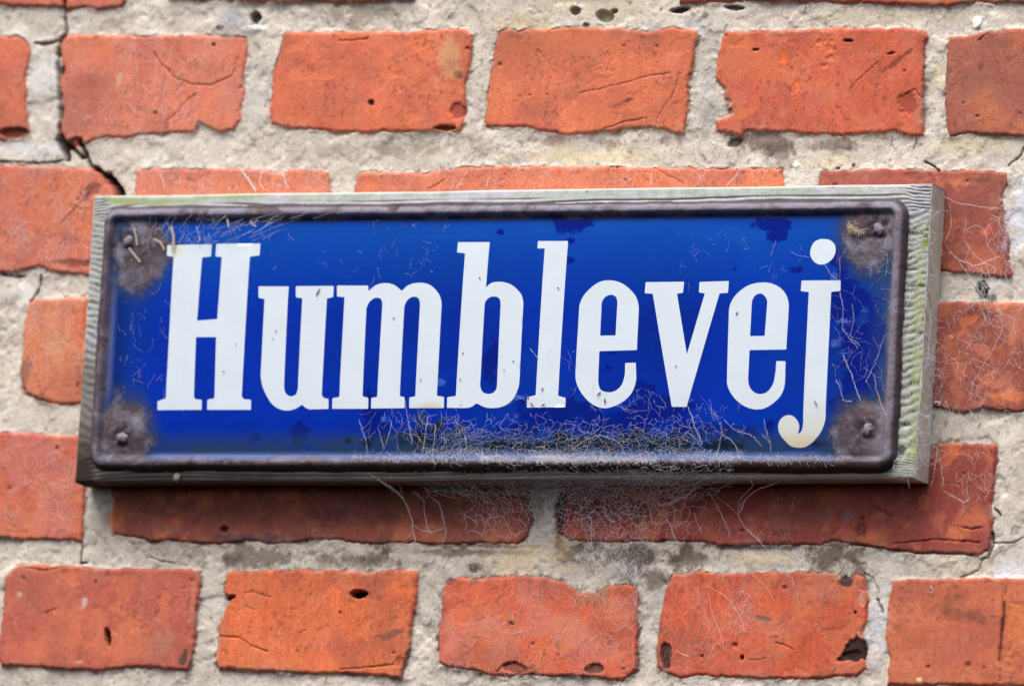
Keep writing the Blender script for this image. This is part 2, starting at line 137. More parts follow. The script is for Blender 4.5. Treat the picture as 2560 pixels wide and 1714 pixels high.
{"n":"x","p":[[-573.1,-46.2],[-459.8,-46.8],[-346.4,-46.9],[-345.8,-71.7],[-347.0,-98.1],[-459.8,-98.0],[-572.0,-96.4],[-573.9,-71.7]],"c":[205,107,81],"d":0.3,"s":0.1},
{"n":"x","p":[[-335.3,-46.0],[-323.0,-46.3],[-311.2,-45.8],[-310.9,-71.7],[-309.9,-96.5],[-323.0,-97.8],[-334.0,-97.1],[-334.5,-71.7]],"c":[186,99,66],"d":0.3,"s":0.1},
{"n":"x","p":[[378.0,-46.4],[492.2,-45.3],[604.8,-46.5],[606.5,-71.7],[605.7,-96.0],[492.2,-97.6],[380.1,-96.8],[380.0,-71.7]],"c":[205,118,86],"d":0.3,"s":0.1},
{"n":"x","p":[[616.6,-45.4],[730.2,-45.3],[843.8,-46.7],[843.3,-71.7],[843.2,-97.9],[730.2,-98.2],[617.3,-97.3],[616.0,-71.7]],"c":[183,93,65],"d":0.3,"s":0.1},
{"n":"x","p":[[-735.9,-113.7],[-682.0,-112.9],[-628.0,-113.7],[-628.6,-138.3],[-626.8,-162.7],[-682.0,-162.9],[-736.0,-163.2],[-736.9,-138.3]],"c":[184,97,64],"d":0.3,"s":0.1},
{"n":"x","p":[[-617.0,-112.0],[-562.5,-112.1],[-509.0,-113.9],[-508.2,-138.3],[-509.1,-163.2],[-562.5,-163.7],[-615.6,-164.8],[-616.6,-138.3]],"c":[206,98,75],"d":0.3,"s":0.1},
{"n":"x","p":[[-497.8,-112.2],[-443.0,-112.6],[-389.7,-113.6],[-388.7,-138.3],[-390.0,-163.7],[-443.0,-164.1],[-498.1,-163.3],[-498.1,-138.3]],"c":[199,107,69],"d":0.3,"s":0.1},
{"n":"x","p":[[-377.4,-113.0],[-327.5,-112.3],[-277.4,-112.6],[-278.5,-138.3],[-276.4,-165.0],[-327.5,-163.4],[-377.0,-164.0],[-377.0,-138.3]],"c":[208,110,73],"d":0.3,"s":0.1},
{"n":"x","p":[[342.1,-113.5],[394.5,-112.5],[446.8,-112.5],[448.3,-138.3],[447.2,-164.5],[394.5,-162.8],[340.9,-164.3],[342.6,-138.3]],"c":[207,114,84],"d":0.3,"s":0.1},
{"n":"x","p":[[459.7,-113.0],[513.0,-113.0],[566.5,-113.3],[566.3,-138.3],[566.6,-164.9],[513.0,-164.0],[459.0,-162.6],[458.3,-138.3]],"c":[201,97,76],"d":0.3,"s":0.1},
{"n":"x","p":[[578.2,-112.9],[632.5,-111.9],[686.0,-112.6],[687.1,-138.3],[686.7,-164.6],[632.5,-164.9],[579.5,-164.0],[578.0,-138.3]],"c":[196,95,68],"d":0.3,"s":0.1},
{"n":"x","p":[[697.9,-113.5],[752.0,-112.8],[805.0,-113.2],[805.1,-138.3],[805.8,-164.9],[752.0,-163.4],[699.0,-162.9],[698.0,-138.3]],"c":[212,105,86],"d":0.3,"s":0.1},
{"n":"x","p":[[-811.7,-179.1],[-697.8,-178.7],[-584.9,-178.9],[-584.9,-204.9],[-583.8,-230.3],[-697.8,-229.6],[-811.6,-229.8],[-811.5,-204.9]],"c":[196,100,68],"d":0.3,"s":0.1},
{"n":"x","p":[[-572.6,-178.7],[-459.8,-179.2],[-346.2,-178.4],[-347.2,-204.9],[-345.7,-230.2],[-459.8,-229.6],[-571.8,-231.0],[-572.0,-204.9]],"c":[188,91,62],"d":0.3,"s":0.1},
{"n":"x","p":[[-333.9,-180.6],[-221.8,-179.9],[-109.2,-179.5],[-107.6,-204.9],[-107.9,-231.5],[-221.8,-230.9],[-335.9,-230.5],[-335.8,-204.9]],"c":[196,99,82],"d":0.3,"s":0.1},
{"n":"x","p":[[-96.8,-178.5],[16.2,-179.9],[129.3,-178.3],[128.8,-204.9],[128.4,-230.8],[16.2,-230.6],[-97.7,-230.0],[-97.7,-204.9]],"c":[196,96,68],"d":0.3,"s":0.1},
{"n":"x","p":[[141.0,-180.2],[254.2,-178.9],[366.8,-178.4],[367.0,-204.9],[368.5,-229.5],[254.2,-230.9],[140.8,-230.5],[140.5,-204.9]],"c":[208,108,88],"d":0.3,"s":0.1},
{"n":"x","p":[[378.1,-179.7],[492.2,-179.3],[606.3,-178.7],[605.2,-204.9],[605.6,-230.6],[492.2,-231.0],[378.1,-230.4],[379.5,-204.9]],"c":[219,114,95],"d":0.3,"s":0.1},
{"n":"x","p":[[617.2,-178.9],[730.2,-179.6],[843.2,-179.8],[843.1,-204.9],[843.3,-230.2],[730.2,-230.0],[617.1,-231.0],[617.6,-204.9]],"c":[199,112,73],"d":0.3,"s":0.1},
{"n":"x","p":[[-736.8,-245.7],[-682.0,-245.5],[-627.9,-245.4],[-626.9,-271.6],[-628.8,-297.2],[-682.0,-298.1],[-736.4,-298.1],[-735.4,-271.6]],"c":[191,94,70],"d":0.3,"s":0.1},
{"n":"x","p":[[-617.7,-246.8],[-562.5,-246.2],[-509.3,-245.3],[-509.7,-271.6],[-508.9,-297.1],[-562.5,-297.2],[-617.1,-296.0],[-616.2,-271.6]],"c":[225,124,95],"d":0.3,"s":0.1},
{"n":"x","p":[[-498.1,-245.7],[-443.0,-244.9],[-388.6,-246.1],[-389.8,-271.6],[-388.8,-296.5],[-443.0,-298.1],[-496.3,-296.8],[-498.0,-271.6]],"c":[211,116,86],"d":0.3,"s":0.1},
{"n":"x","p":[[-376.7,-246.8],[-323.5,-246.5],[-268.5,-245.1],[-268.4,-271.6],[-270.6,-297.3],[-323.5,-296.0],[-377.1,-297.2],[-378.4,-271.6]],"c":[200,109,80],"d":0.3,"s":0.1},
{"n":"x","p":[[-259.1,-245.2],[-204.0,-246.5],[-149.9,-246.2],[-149.5,-271.6],[-151.1,-296.0],[-204.0,-296.9],[-257.2,-296.3],[-257.0,-271.6]],"c":[205,108,80],"d":0.3,"s":0.1},
{"n":"x","p":[[-137.3,-245.7],[-84.5,-246.1],[-29.6,-245.8],[-30.5,-271.6],[-30.1,-297.7],[-84.5,-298.1],[-138.0,-297.1],[-138.6,-271.6]],"c":[192,98,70],"d":0.3,"s":0.1},
{"n":"x","p":[[-19.1,-245.6],[35.0,-246.0],[89.6,-247.1],[89.6,-271.6],[88.4,-298.0],[35.0,-297.5],[-18.6,-297.0],[-20.2,-271.6]],"c":[200,100,73],"d":0.3,"s":0.1},
{"n":"x","p":[[100.8,-246.7],[154.5,-246.7],[208.8,-246.4],[209.0,-271.6],[208.3,-297.3],[154.5,-297.4],[100.6,-296.0],[100.2,-271.6]],"c":[224,127,90],"d":0.3,"s":0.1},
{"n":"x","p":[[220.9,-246.1],[274.0,-245.6],[328.7,-246.6],[328.5,-271.6],[327.6,-298.0],[274.0,-297.6],[219.6,-297.3],[219.9,-271.6]],"c":[214,116,78],"d":0.3,"s":0.1},
{"n":"x","p":[[340.0,-246.0],[393.5,-246.4],[447.3,-246.3],[446.7,-271.6],[447.6,-295.9],[393.5,-296.7],[338.4,-297.7],[340.3,-271.6]],"c":[203,101,77],"d":0.3,"s":0.1},
{"n":"x","p":[[458.3,-245.0],[513.0,-245.7],[567.0,-245.6],[567.0,-271.6],[566.7,-296.7],[513.0,-297.6],[459.4,-296.4],[459.7,-271.6]],"c":[199,104,78],"d":0.3,"s":0.1},
{"n":"x","p":[[577.6,-245.7],[632.5,-245.9],[687.5,-246.8],[686.3,-271.6],[686.8,-297.8],[632.5,-298.1],[578.4,-296.5],[578.7,-271.6]],"c":[185,88,59],"d":0.3,"s":0.1},
{"n":"x","p":[[697.8,-246.3],[752.0,-245.8],[807.0,-247.3],[806.1,-271.6],[806.9,-298.0],[752.0,-298.2],[699.1,-296.4],[698.6,-271.6]],"c":[219,116,98],"d":0.3,"s":0.1},
{"n":"x","p":[[-810.8,-313.4],[-697.8,-311.9],[-584.2,-312.2],[-583.4,-338.3],[-584.2,-363.1],[-697.8,-364.4],[-811.8,-364.6],[-810.9,-338.3]],"c":[210,112,93],"d":0.3,"s":0.1},
{"n":"x","p":[[-572.8,-312.1],[-459.8,-311.7],[-345.6,-312.1],[-346.1,-338.3],[-346.1,-363.5],[-459.8,-364.9],[-572.3,-364.1],[-572.3,-338.3]],"c":[197,96,61],"d":0.3,"s":0.1},
{"n":"x","p":[[-334.3,-313.3],[-221.8,-313.2],[-107.7,-313.6],[-107.8,-338.3],[-109.1,-364.3],[-221.8,-363.3],[-334.1,-363.1],[-334.0,-338.3]],"c":[214,109,85],"d":0.3,"s":0.1},
{"n":"x","p":[[-96.8,-313.2],[16.2,-312.9],[128.6,-312.5],[130.7,-338.3],[128.7,-363.3],[16.2,-363.5],[-96.6,-363.0],[-96.4,-338.3]],"c":[189,97,66],"d":0.3,"s":0.1},
{"n":"x","p":[[142.1,-312.6],[254.2,-313.0],[366.8,-313.7],[366.9,-338.3],[366.9,-364.3],[254.2,-363.1],[140.0,-363.1],[141.4,-338.3]],"c":[213,117,87],"d":0.3,"s":0.1},
{"n":"x","p":[[379.4,-313.4],[492.2,-311.6],[605.7,-311.9],[605.9,-338.3],[604.4,-362.8],[492.2,-364.9],[379.5,-363.7],[379.3,-338.3]],"c":[187,89,64],"d":0.3,"s":0.1},
{"n":"x","p":[[617.4,-311.9],[730.2,-312.3],[843.3,-312.7],[843.8,-338.3],[843.5,-364.9],[730.2,-364.5],[616.0,-364.3],[616.6,-338.3]],"c":[191,101,70],"d":0.3,"s":0.1},
{"n":"x","p":[[-735.4,-380.6],[-682.0,-380.1],[-626.9,-379.3],[-628.0,-404.9],[-627.9,-429.3],[-682.0,-429.4],[-735.6,-430.3],[-735.3,-404.9]],"c":[193,95,62],"d":0.3,"s":0.1},
{"n":"x","p":[[-616.6,-380.4],[-562.5,-379.9],[-507.9,-379.7],[-508.0,-404.9],[-508.4,-429.2],[-562.5,-430.6],[-616.1,-430.6],[-617.5,-404.9]],"c":[226,126,98],"d":0.3,"s":0.1},
{"n":"x","p":[[-496.4,-378.8],[-443.0,-379.8],[-389.6,-379.1],[-389.2,-404.9],[-388.2,-429.8],[-443.0,-430.3],[-497.4,-429.5],[-497.1,-404.9]],"c":[216,108,87],"d":0.3,"s":0.1},
{"n":"x","p":[[-376.5,-379.8],[-323.5,-378.6],[-269.2,-379.2],[-270.0,-404.9],[-268.9,-431.3],[-323.5,-430.5],[-377.1,-431.0],[-378.6,-404.9]],"c":[204,112,74],"d":0.3,"s":0.1},
{"n":"x","p":[[-257.2,-378.6],[-204.0,-379.3],[-150.5,-378.5],[-150.9,-404.9],[-151.1,-429.8],[-204.0,-430.0],[-257.6,-429.5],[-258.2,-404.9]],"c":[192,105,76],"d":0.3,"s":0.1},
{"n":"x","p":[[-137.8,-379.3],[-84.5,-380.6],[-29.8,-378.6],[-29.6,-404.9],[-30.8,-431.5],[-84.5,-431.1],[-137.8,-431.5],[-137.3,-404.9]],"c":[219,114,85],"d":0.3,"s":0.1},
{"n":"x","p":[[-18.7,-379.3],[35.0,-379.4],[88.9,-379.0],[88.2,-404.9],[89.6,-430.7],[35.0,-430.0],[-18.1,-430.8],[-19.1,-404.9]],"c":[214,106,87],"d":0.3,"s":0.1},
{"n":"x","p":[[100.1,-379.7],[154.5,-378.5],[208.3,-379.9],[208.9,-404.9],[208.2,-429.8],[154.5,-431.0],[100.7,-429.6],[101.3,-404.9]],"c":[195,96,64],"d":0.3,"s":0.1},
{"n":"x","p":[[218.9,-378.6],[274.0,-379.2],[327.5,-379.1],[327.6,-404.9],[329.2,-430.6],[274.0,-430.3],[220.7,-431.0],[220.2,-404.9]],"c":[222,126,91],"d":0.3,"s":0.1},
{"n":"x","p":[[339.6,-378.8],[393.5,-379.2],[447.2,-379.1],[447.9,-404.9],[446.5,-429.5],[393.5,-430.8],[340.5,-429.5],[338.4,-404.9]],"c":[219,119,93],"d":0.3,"s":0.1},
{"n":"x","p":[[458.3,-380.2],[513.0,-380.5],[568.0,-378.9],[566.0,-404.9],[567.5,-430.8],[513.0,-430.2],[458.6,-430.5],[460.0,-404.9]],"c":[218,115,89],"d":0.3,"s":0.1},
{"n":"x","p":[[578.2,-380.2],[632.5,-379.2],[685.6,-378.5],[687.4,-404.9],[687.3,-431.5],[632.5,-430.9],[577.8,-430.6],[579.6,-404.9]],"c":[198,104,70],"d":0.3,"s":0.1},
{"n":"x","p":[[699.2,-380.5],[752.0,-379.5],[805.6,-378.6],[806.0,-404.9],[805.9,-431.2],[752.0,-429.7],[699.1,-429.7],[699.1,-404.9]],"c":[188,92,64],"d":0.3,"s":0.1},
{"n":"x","p":[[-812.1,-445.4],[-697.8,-446.8],[-583.5,-446.7],[-585.1,-471.6],[-583.4,-497.5],[-697.8,-496.2],[-810.4,-496.2],[-812.0,-471.6]],"c":[214,125,99],"d":0.3,"s":0.1},
{"n":"x","p":[[-573.4,-445.9],[-459.8,-446.1],[-346.2,-445.3],[-347.0,-471.6],[-347.3,-497.4],[-459.8,-498.1],[-573.0,-497.4],[-571.9,-471.6]],"c":[198,96,76],"d":0.3,"s":0.1},
{"n":"x","p":[[-334.7,-446.8],[-221.8,-445.4],[-108.7,-446.4],[-108.1,-471.6],[-107.6,-496.3],[-221.8,-496.0],[-334.6,-496.1],[-335.2,-471.6]],"c":[210,117,85],"d":0.3,"s":0.1},
{"n":"x","p":[[-97.7,-445.4],[16.2,-446.0],[128.5,-445.4],[130.3,-471.6],[129.7,-496.1],[16.2,-497.3],[-96.4,-497.5],[-97.4,-471.6]],"c":[197,90,66],"d":0.3,"s":0.1},
{"n":"x","p":[[141.1,-445.0],[254.2,-445.7],[368.2,-445.1],[367.4,-471.6],[368.0,-496.9],[254.2,-496.1],[141.3,-496.3],[141.5,-471.6]],"c":[216,118,97],"d":0.3,"s":0.1},
{"n":"x","p":[[379.3,-446.0],[492.2,-446.2],[606.1,-445.9],[606.6,-471.6],[606.4,-497.3],[492.2,-496.8],[378.6,-496.4],[378.7,-471.6]],"c":[216,114,82],"d":0.3,"s":0.1},
{"n":"x","p":[[616.9,-445.9],[730.2,-445.2],[842.5,-445.2],[844.6,-471.6],[843.5,-497.3],[730.2,-498.2],[616.4,-497.6],[616.3,-471.6]],"c":[197,98,70],"d":0.3,"s":0.1}]""")
BLOBS = json.loads(r"""
[[-206.79,-148.53,1.73,5.36,-16,[18,12,12],1,0.2,-9,0.25,"a"],
[-71.43,-125.45,5.39,2.38,0,[18,12,12],1,0.25,-8,0.3,"a"],
[-71.33,-126.64,8.2,0.79,-8,[120,100,92],0.6,0.5,0,0.4,"a"],
[-153.34,161.67,3.67,3.57,0,[18,12,12],1,0.3,-10,0.4,"a"],
[-172.24,156.5,2.81,1.79,0,[112,72,66],0.8,0.4,-1,0.4,"a"],
[-167.92,162.54,7.34,6.75,0,[150,160,175],0.6,0.8,0,0.4,"a"],
[-153.74,156.03,7.77,2.38,0,[225,225,220],0.7,0.6,1,0.4,"a"],
[20.14,164.4,3.02,2.38,0,[122,102,86],1,0.3,-4,0.3,"a"],
[35.59,161.75,5.18,3.18,5,[153,144,119],0.9,0.3,-4,0.3,"a"],
[40.74,164.32,2.16,1.19,0,[62,44,42],1,0.4,-3,0.4,"a"],
[26.9,157.8,2.59,1.39,0,[70,65,70],1,0.3,0.6,0.4,"a"],
[75.99,164.57,6.47,1.99,-8,[50,38,38],1,0.4,-2,0.4,"a"],
[104.86,165.65,5.61,1.39,4,[62,44,42],0.9,0.4,-1.5,0.4,"a"],
[65.91,165.21,0.86,1.19,0,[60,70,75],1,0.3,0,0.4,"a"],
[130.03,93.4,1.51,1.19,0,[35,35,40],1,0.2,0,0.4,"a"],
[165.8,86.53,1.51,0.99,0,[30,30,35],1,0.2,0,0.4,"a"],
[173.66,88.31,1.08,1.19,30,[45,45,50],1,0.2,0,0.4,"a"],
[143.09,88.48,2.37,1.59,25,[235,235,230],1,0.15,0.6,0.2,"a"],
[233.38,157.84,2.81,3.37,20,[238,238,232],1,0.2,0.8,0.3,"a"],
[99.93,98.73,1.29,0.79,0,[225,225,220],1,0.2,0.3,0.4,"a"],
[120.87,96.76,0.86,0.99,0,[225,225,220],1,0.2,0.3,0.4,"a"],
[110.07,99.32,4.75,2.58,-20,[95,80,76],1,0.4,-1.5,0.4,"a"],
[-86.11,118.72,1.73,1.59,0,[90,35,28],1,0.3,-1.5,0.4,"a"],
[-39.72,132.05,2.59,1.99,20,[80,60,62],0.8,0.5,-0.3,0.8,"a"],
[52.04,119.56,5.61,1.79,-15,[85,55,55],0.8,0.6,0,1,"a"],
[46.21,117.58,4.32,1.19,-10,[85,55,55],0.5,0.6,0,1,"a"],
[65.68,146.73,2.16,1.19,30,[70,55,55],0.9,0.4,-0.4,0.8,"a"],
[57.83,151.33,3.88,1.59,20,[95,70,68],0.6,0.6,0,1,"a"],
[167.1,149.0,3.67,0.99,4,[75,28,22],1,0.35,-1.6,0.4,"a"],
[118.61,144.6,2.59,0.79,-6,[75,30,25],1,0.4,-1.2,0.4,"a"],
[190.32,142.63,3.02,0.79,-12,[75,30,25],1,0.4,-1,0.4,"a"],
[237.5,136.41,2.59,3.18,0,[112,74,69],0.7,0.7,0,0.4,"a"],
[246.71,147.19,8.63,4.96,0,[127,90,77],0.5,0.8,0,0.4,"a"],
[133.71,141.2,2.81,5.96,0,[236,115,53],0.7,0.5,-0.4,0.9,"a"],
[141.23,125.97,2.16,3.57,15,[236,115,53],0.6,0.5,-0.4,0.9,"a"],
[157.78,144.1,6.47,9.13,0,[216,117,66],0.8,0.7,-0.7,1.2,"a"],
[183.63,150.33,8.63,4.37,0,[209,102,63],0.6,0.7,0,0.8,"a"],
[194.97,139.46,15.11,1.59,-38,[95,50,42],0.6,0.6,-0.3,1.3,"a"],
[200.81,117.81,6.04,6.75,10,[137,57,42],0.55,0.5,-0.8,0.9,"a"],
[114.73,112.96,6.47,2.78,-20,[229,132,59],0.5,0.6,0,0.9,"a"],
[152.12,121.81,10.79,7.94,0,[195,110,99],0.5,0.8,0,0.6,"a"],
[-46.22,140.06,9.06,12.31,0,[209,156,113],0.75,0.6,0,0.7,"a"],
[-44.67,137.06,3.88,4.37,0,[168,102,82],0.5,0.7,0,0.8,"a"],
[-38.53,115.07,4.32,5.16,0,[163,72,63],0.8,0.3,-1,0.6,"a"],
[27.68,134.9,15.11,7.54,10,[204,108,73],0.3,0.7,-0.25,1.4,"a"],
[-45.35,106.09,7.34,1.99,0,[112,50,39],0.9,0.3,-2.6,0.5,"a"],
[-281.23,104.14,7.77,3.18,-3,[122,66,53],0.9,0.3,-2.4,0.6,"a"],
[-247.42,99.08,5.61,2.78,-15,[132,62,55],0.8,0.4,-1.8,0.5,"a"],
[-257.0,134.5,1.29,3.97,0,[112,84,66],0.8,0.4,-2,0.4,"a"],
[-255.43,114.25,1.29,4.37,0,[153,108,79],0.7,0.4,-1.5,0.4,"a"],
[-174.81,148.04,1.29,1.19,0,[60,35,35],1,0.4,-1,0.4,"a"],
[-225.36,130.39,1.73,4.37,10,[219,180,146],0.5,0.5,0,0.8,"a"],
[144.66,-134.47,5.83,1.39,12,[127,102,95],0.9,0.3,-0.2,0.6,"a"],
[134.36,-153.35,1.08,1.39,0,[45,22,20],1,0.3,-1.5,0.4,"a"],
[185.81,-115.94,4.1,2.58,15,[85,62,58],1,0.35,-0.5,0.8,"a"],
[194.0,-149.08,5.61,5.16,0,[58,36,34],1,0.15,-1.1,0.9,"a"],
[190.05,-152.06,5.61,1.99,-20,[58,36,34],1,0.2,-1,0.8,"a"],
[149.53,-142.97,3.02,0.99,0,[153,90,79],0.7,0.5,0,0.4,"a"],
[195.27,-124.76,2.59,5.96,-6,[198,156,133],0.5,0.5,-0.5,1.2,"a"],
[191.96,-130.64,1.08,0.99,0,[60,35,32],1,0.3,-1,0.4,"a"],
[253.04,-131.68,24.82,4.37,12,[107,69,55],0.6,0.8,0,0.8,"a"],
[242.09,-124.08,17.26,4.37,-25,[153,90,66],0.6,0.8,0,0.8,"a"],
[276.22,-137.13,6.91,17.87,0,[218,124,74],0.7,0.5,-0.3,1.3,"a"],
[269.2,-137.24,1.08,21.84,2,[85,40,35],0.8,0.4,-0.6,0.8,"a"],
[264.42,-131.5,4.75,1.19,0,[80,45,42],0.7,0.5,0,1,"a"],
[252.71,-154.92,2.16,1.79,0,[90,50,38],0.8,0.5,-0.4,0.4,"a"],
[228.38,-162.68,1.73,1.19,0,[244,228,159],0.9,0.3,0,0.4,"a"],
[56.64,-160.3,5.61,2.58,-6,[112,74,63],0.9,0.25,-1.3,0.6,"a"],
[14.23,-160.41,7.77,2.58,10,[153,81,66],0.8,0.3,-1.1,0.6,"a"],
[94.28,-153.61,3.24,6.35,-8,[70,44,42],0.95,0.25,-1.2,0.6,"a"],
[-51.46,-144.72,7.77,2.58,-22,[134,86,77],0.85,0.5,0,0.8,"a"],
[-47.13,-157.88,3.45,4.37,15,[153,72,55],0.6,0.5,-0.6,1,"a"],
[10.72,-138.45,3.02,0.6,22,[60,30,28],1,0.4,-0.5,0.4,"a"],
[-141.57,-128.04,3.67,1.39,-10,[85,35,30],1,0.35,-1.8,0.5,"a"],
[-164.04,-158.6,3.24,5.96,8,[88,64,58],0.9,0.5,-0.2,0.7,"a"],
[-177.47,-150.06,10.79,11.91,0,[179,124,101],0.6,0.8,0,0.7,"a"],
[-162.37,-129.93,1.94,15.88,3,[209,132,113],0.5,0.5,-0.6,0.9,"a"],
[-255.58,-120.67,3.02,1.59,30,[112,84,79],0.7,0.5,-0.4,1,"a"],
[-257.78,-128.31,1.94,1.99,0,[215,185,150],0.8,0.4,0,1,"a"],
[-220.95,-132.78,1.94,3.97,15,[225,195,200],0.7,0.5,0,1,"a"],
[-215.81,-121.12,1.08,1.19,0,[90,55,50],1,0.4,0,0.4,"a"],
[-221.05,-161.52,2.59,0.99,0,[225,170,150],0.8,0.4,0,0.8,"a"],
[254.21,19.01,9.71,2.38,0,[229,132,93],0.9,0.35,0,1,"a"],
[264.5,6.39,3.02,11.91,0,[224,144,119],0.6,0.5,0,1.3,"a"],
[265.78,-24.75,10.79,2.78,0,[226,126,82],0.85,0.4,0,1.3,"a"],
[262.23,-18.94,3.45,9.93,0,[219,138,113],0.5,0.6,0,1.3,"a"],
[256.41,59.04,1.94,13.9,0,[205,175,195],0.6,0.6,0,1.2,"a"],
[230.91,79.54,12.95,2.78,0,[229,138,106],0.6,0.5,0,1,"a"],
[239.19,80.53,8.63,1.99,0,[132,78,69],0.6,0.6,0,1.2,"a"],
[209.79,82.45,8.63,1.99,0,[153,84,69],0.5,0.5,-0.5,1,"a"],
[245.26,27.36,4.1,5.96,0,[45,38,40],1,0.4,-4,0.8,"a"],
[251.83,22.9,4.75,3.18,0,[75,65,62],0.8,0.6,0,1.3,"a"],
[184.92,-82.63,3.88,5.56,0,[147,120,122],0.6,0.7,0,1.2,"a"],
[170.15,-84.17,8.63,1.59,8,[137,108,109],0.5,0.7,0,1.2,"a"],
[149.47,-88.32,15.11,4.37,0,[168,114,99],0.5,0.8,0,1.2,"a"],
[124.44,-91.56,6.47,2.38,0,[112,86,82],0.5,0.7,0,1.3,"a"],
[147.67,-92.25,6.47,1.99,0,[100,62,55],0.5,0.7,0,1.3,"a"],
[191.53,-89.76,3.88,3.97,0,[90,50,46],0.6,0.5,-0.5,1.3,"a"],
[-207.66,-88.64,9.93,9.93,0,[209,114,73],0.8,0.7,0,0.5,"a"],
[-172.13,-93.21,15.11,7.94,0,[168,81,63],0.5,0.8,0,0.9,"a"],
[-147.97,-94.31,2.59,1.79,0,[60,30,28],1,0.4,-1.2,0.4,"a"],
[-176.39,-94.65,12.95,1.59,4,[150,110,105],0.5,0.7,0,1.2,"a"],
[-134.5,-98.72,28.05,2.58,0,[107,78,90],0.75,0.5,0,1,"a"],
[-74.0,-94.99,15.11,3.97,0,[178,84,63],0.5,0.7,0,0.9,"a"],
[32.72,-85.79,3.45,13.9,0,[45,36,36],0.95,0.4,0,1.1,"a"],
[-254.72,-30.97,6.47,2.38,10,[112,78,59],0.7,0.6,0,1.2,"a"],
[-264.66,-18.98,3.45,11.91,5,[142,96,79],0.7,0.6,0,1,"a"],
[-248.19,-4.78,8.63,9.93,0,[219,162,126],0.5,0.8,0,0.4,"a"],
[-233.02,11.41,2.59,13.9,5,[193,90,66],0.7,0.5,0,0.6,"a"],
[-234.85,-22.97,0.65,1.79,0,[60,30,25],1,0.3,0,0.4,"a"],
[-244.15,49.63,10.79,2.78,10,[142,84,77],0.5,0.7,0,1,"a"],
[-235.25,74.26,6.47,5.16,-40,[122,72,66],0.6,0.6,-0.6,0.8,"a"],
[-238.66,37.55,15.11,2.78,0,[122,57,50],0.7,0.6,-0.6,0.7,"a"],
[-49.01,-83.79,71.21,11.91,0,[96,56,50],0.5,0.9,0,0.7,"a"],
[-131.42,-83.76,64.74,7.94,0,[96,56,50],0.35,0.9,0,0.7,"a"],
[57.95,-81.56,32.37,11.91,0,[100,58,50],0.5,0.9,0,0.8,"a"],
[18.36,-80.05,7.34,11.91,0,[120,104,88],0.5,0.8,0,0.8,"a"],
[-89.36,165.24,42.08,10.32,0,[150,140,126],0.8,0.7,0,1.2,"m"],
[-139.89,168.47,33.66,5.16,0,[150,140,126],0.6,0.7,0,1.2,"m"],
[-68.52,98.1,33.66,6.71,0,[150,140,126],0.7,0.7,0,1.2,"m"],
[-90.08,96.1,39.28,4.64,-4,[150,140,126],0.5,0.7,0,1.2,"m"],
[-26.49,100.1,8.42,7.74,0,[150,140,126],0.7,0.7,0,1.2,"m"],
[13.33,100.11,16.83,3.61,0,[140,118,108],0.8,0.7,0,1.2,"m"],
[39.14,99.12,14.03,4.13,0,[140,118,108],0.8,0.7,0,1.2,"m"],
[71.1,100.11,11.22,4.13,0,[130,112,104],0.7,0.7,0,1.2,"m"],
[124.24,99.72,25.25,5.68,6,[120,102,94],0.85,0.7,0,1.2,"m"],
[135.33,93.21,8.42,7.74,0,[130,115,108],0.8,0.7,0,1.2,"m"],
[158.17,98.14,16.83,4.64,0,[128,110,100],0.8,0.7,0,1.2,"m"],
[95.86,110.0,7.01,10.32,0,[150,140,126],0.6,0.7,0,1.2,"m"],
[-164.36,-107.06,25.25,5.16,4,[126,113,102],0.6,0.7,0,1.2,"m"],
[-129.38,-107.6,33.66,7.74,0,[126,113,102],0.85,0.7,0,1.2,"m"],
[-81.56,-107.96,36.47,6.71,0,[126,113,102],0.85,0.7,0,1.2,"m"],
[-59.88,-108.67,16.83,3.61,0,[126,113,102],0.6,0.7,0,1.2,"m"],
[-12.27,-111.59,6.73,3.61,0,[70,62,60],0.95,0.7,0,1.2,"m"],
[68.38,-105.4,30.86,8.77,0,[96,86,80],0.9,0.7,0,1.2,"m"],
[85.15,-102.83,25.25,6.71,0,[126,113,102],0.8,0.7,0,1.2,"m"],
[102.39,-106.52,16.83,10.32,0,[126,113,102],0.9,0.7,0,1.2,"m"],
[83.97,-114.61,11.22,7.74,0,[108,96,88],0.8,0.7,0,1.2,"m"],
[175.88,-103.99,20.2,9.29,0,[116,102,92],0.97,0.7,0,1.2,"m"],
[191.09,-111.19,6.17,6.71,0,[110,98,90],0.9,0.7,0,1.2,"m"],
[139.8,-99.19,33.66,2.06,0,[90,80,75],0.8,0.7,0,1.2,"m"],
[-19.36,-103.79,56.11,2.06,0,[105,85,70],0.7,0.7,0,1.2,"m"],
[70.07,-126.57,5.61,15.48,0,[150,140,126],0.6,0.7,0,1.2,"m"],
[87.18,-128.28,4.49,10.32,0,[150,140,126],0.6,0.7,0,1.2,"m"],
[-52.09,-124.38,4.49,23.22,0,[90,85,80],0.35,0.7,0,1.2,"m"],
[-13.18,-100.55,44.89,1.29,0,[120,80,50],0.7,0.7,0,1.2,"m"],
[-267.24,134.52,10.79,21.84,0,[210,208,205],0.8,0.7,0,1.1,"m"],
[-270.49,96.04,19.42,5.16,0,[205,204,206],0.8,0.7,0,1.1,"m"],
[-268.44,23.31,12.95,7.94,0,[220,218,214],0.8,0.7,0,1.1,"m"],
[-272.04,-10.98,6.47,23.82,0,[215,205,190],0.8,0.7,0,1.1,"m"],
[-249.58,-38.97,21.58,7.94,0,[205,195,180],0.6,0.7,0,1.1,"m"],
[-219.19,-82.77,8.63,17.87,0,[205,198,188],0.6,0.7,0,1.1,"m"],
[-147.23,126.23,8.63,23.82,0,[195,192,184],0.7,0.7,0,1.1,"m"],
[262.07,66.87,6.47,23.82,0,[210,212,222],0.9,0.7,0,1.1,"m"],
[255.34,31.7,10.79,7.15,0,[205,205,215],0.8,0.7,0,1.1,"m"],
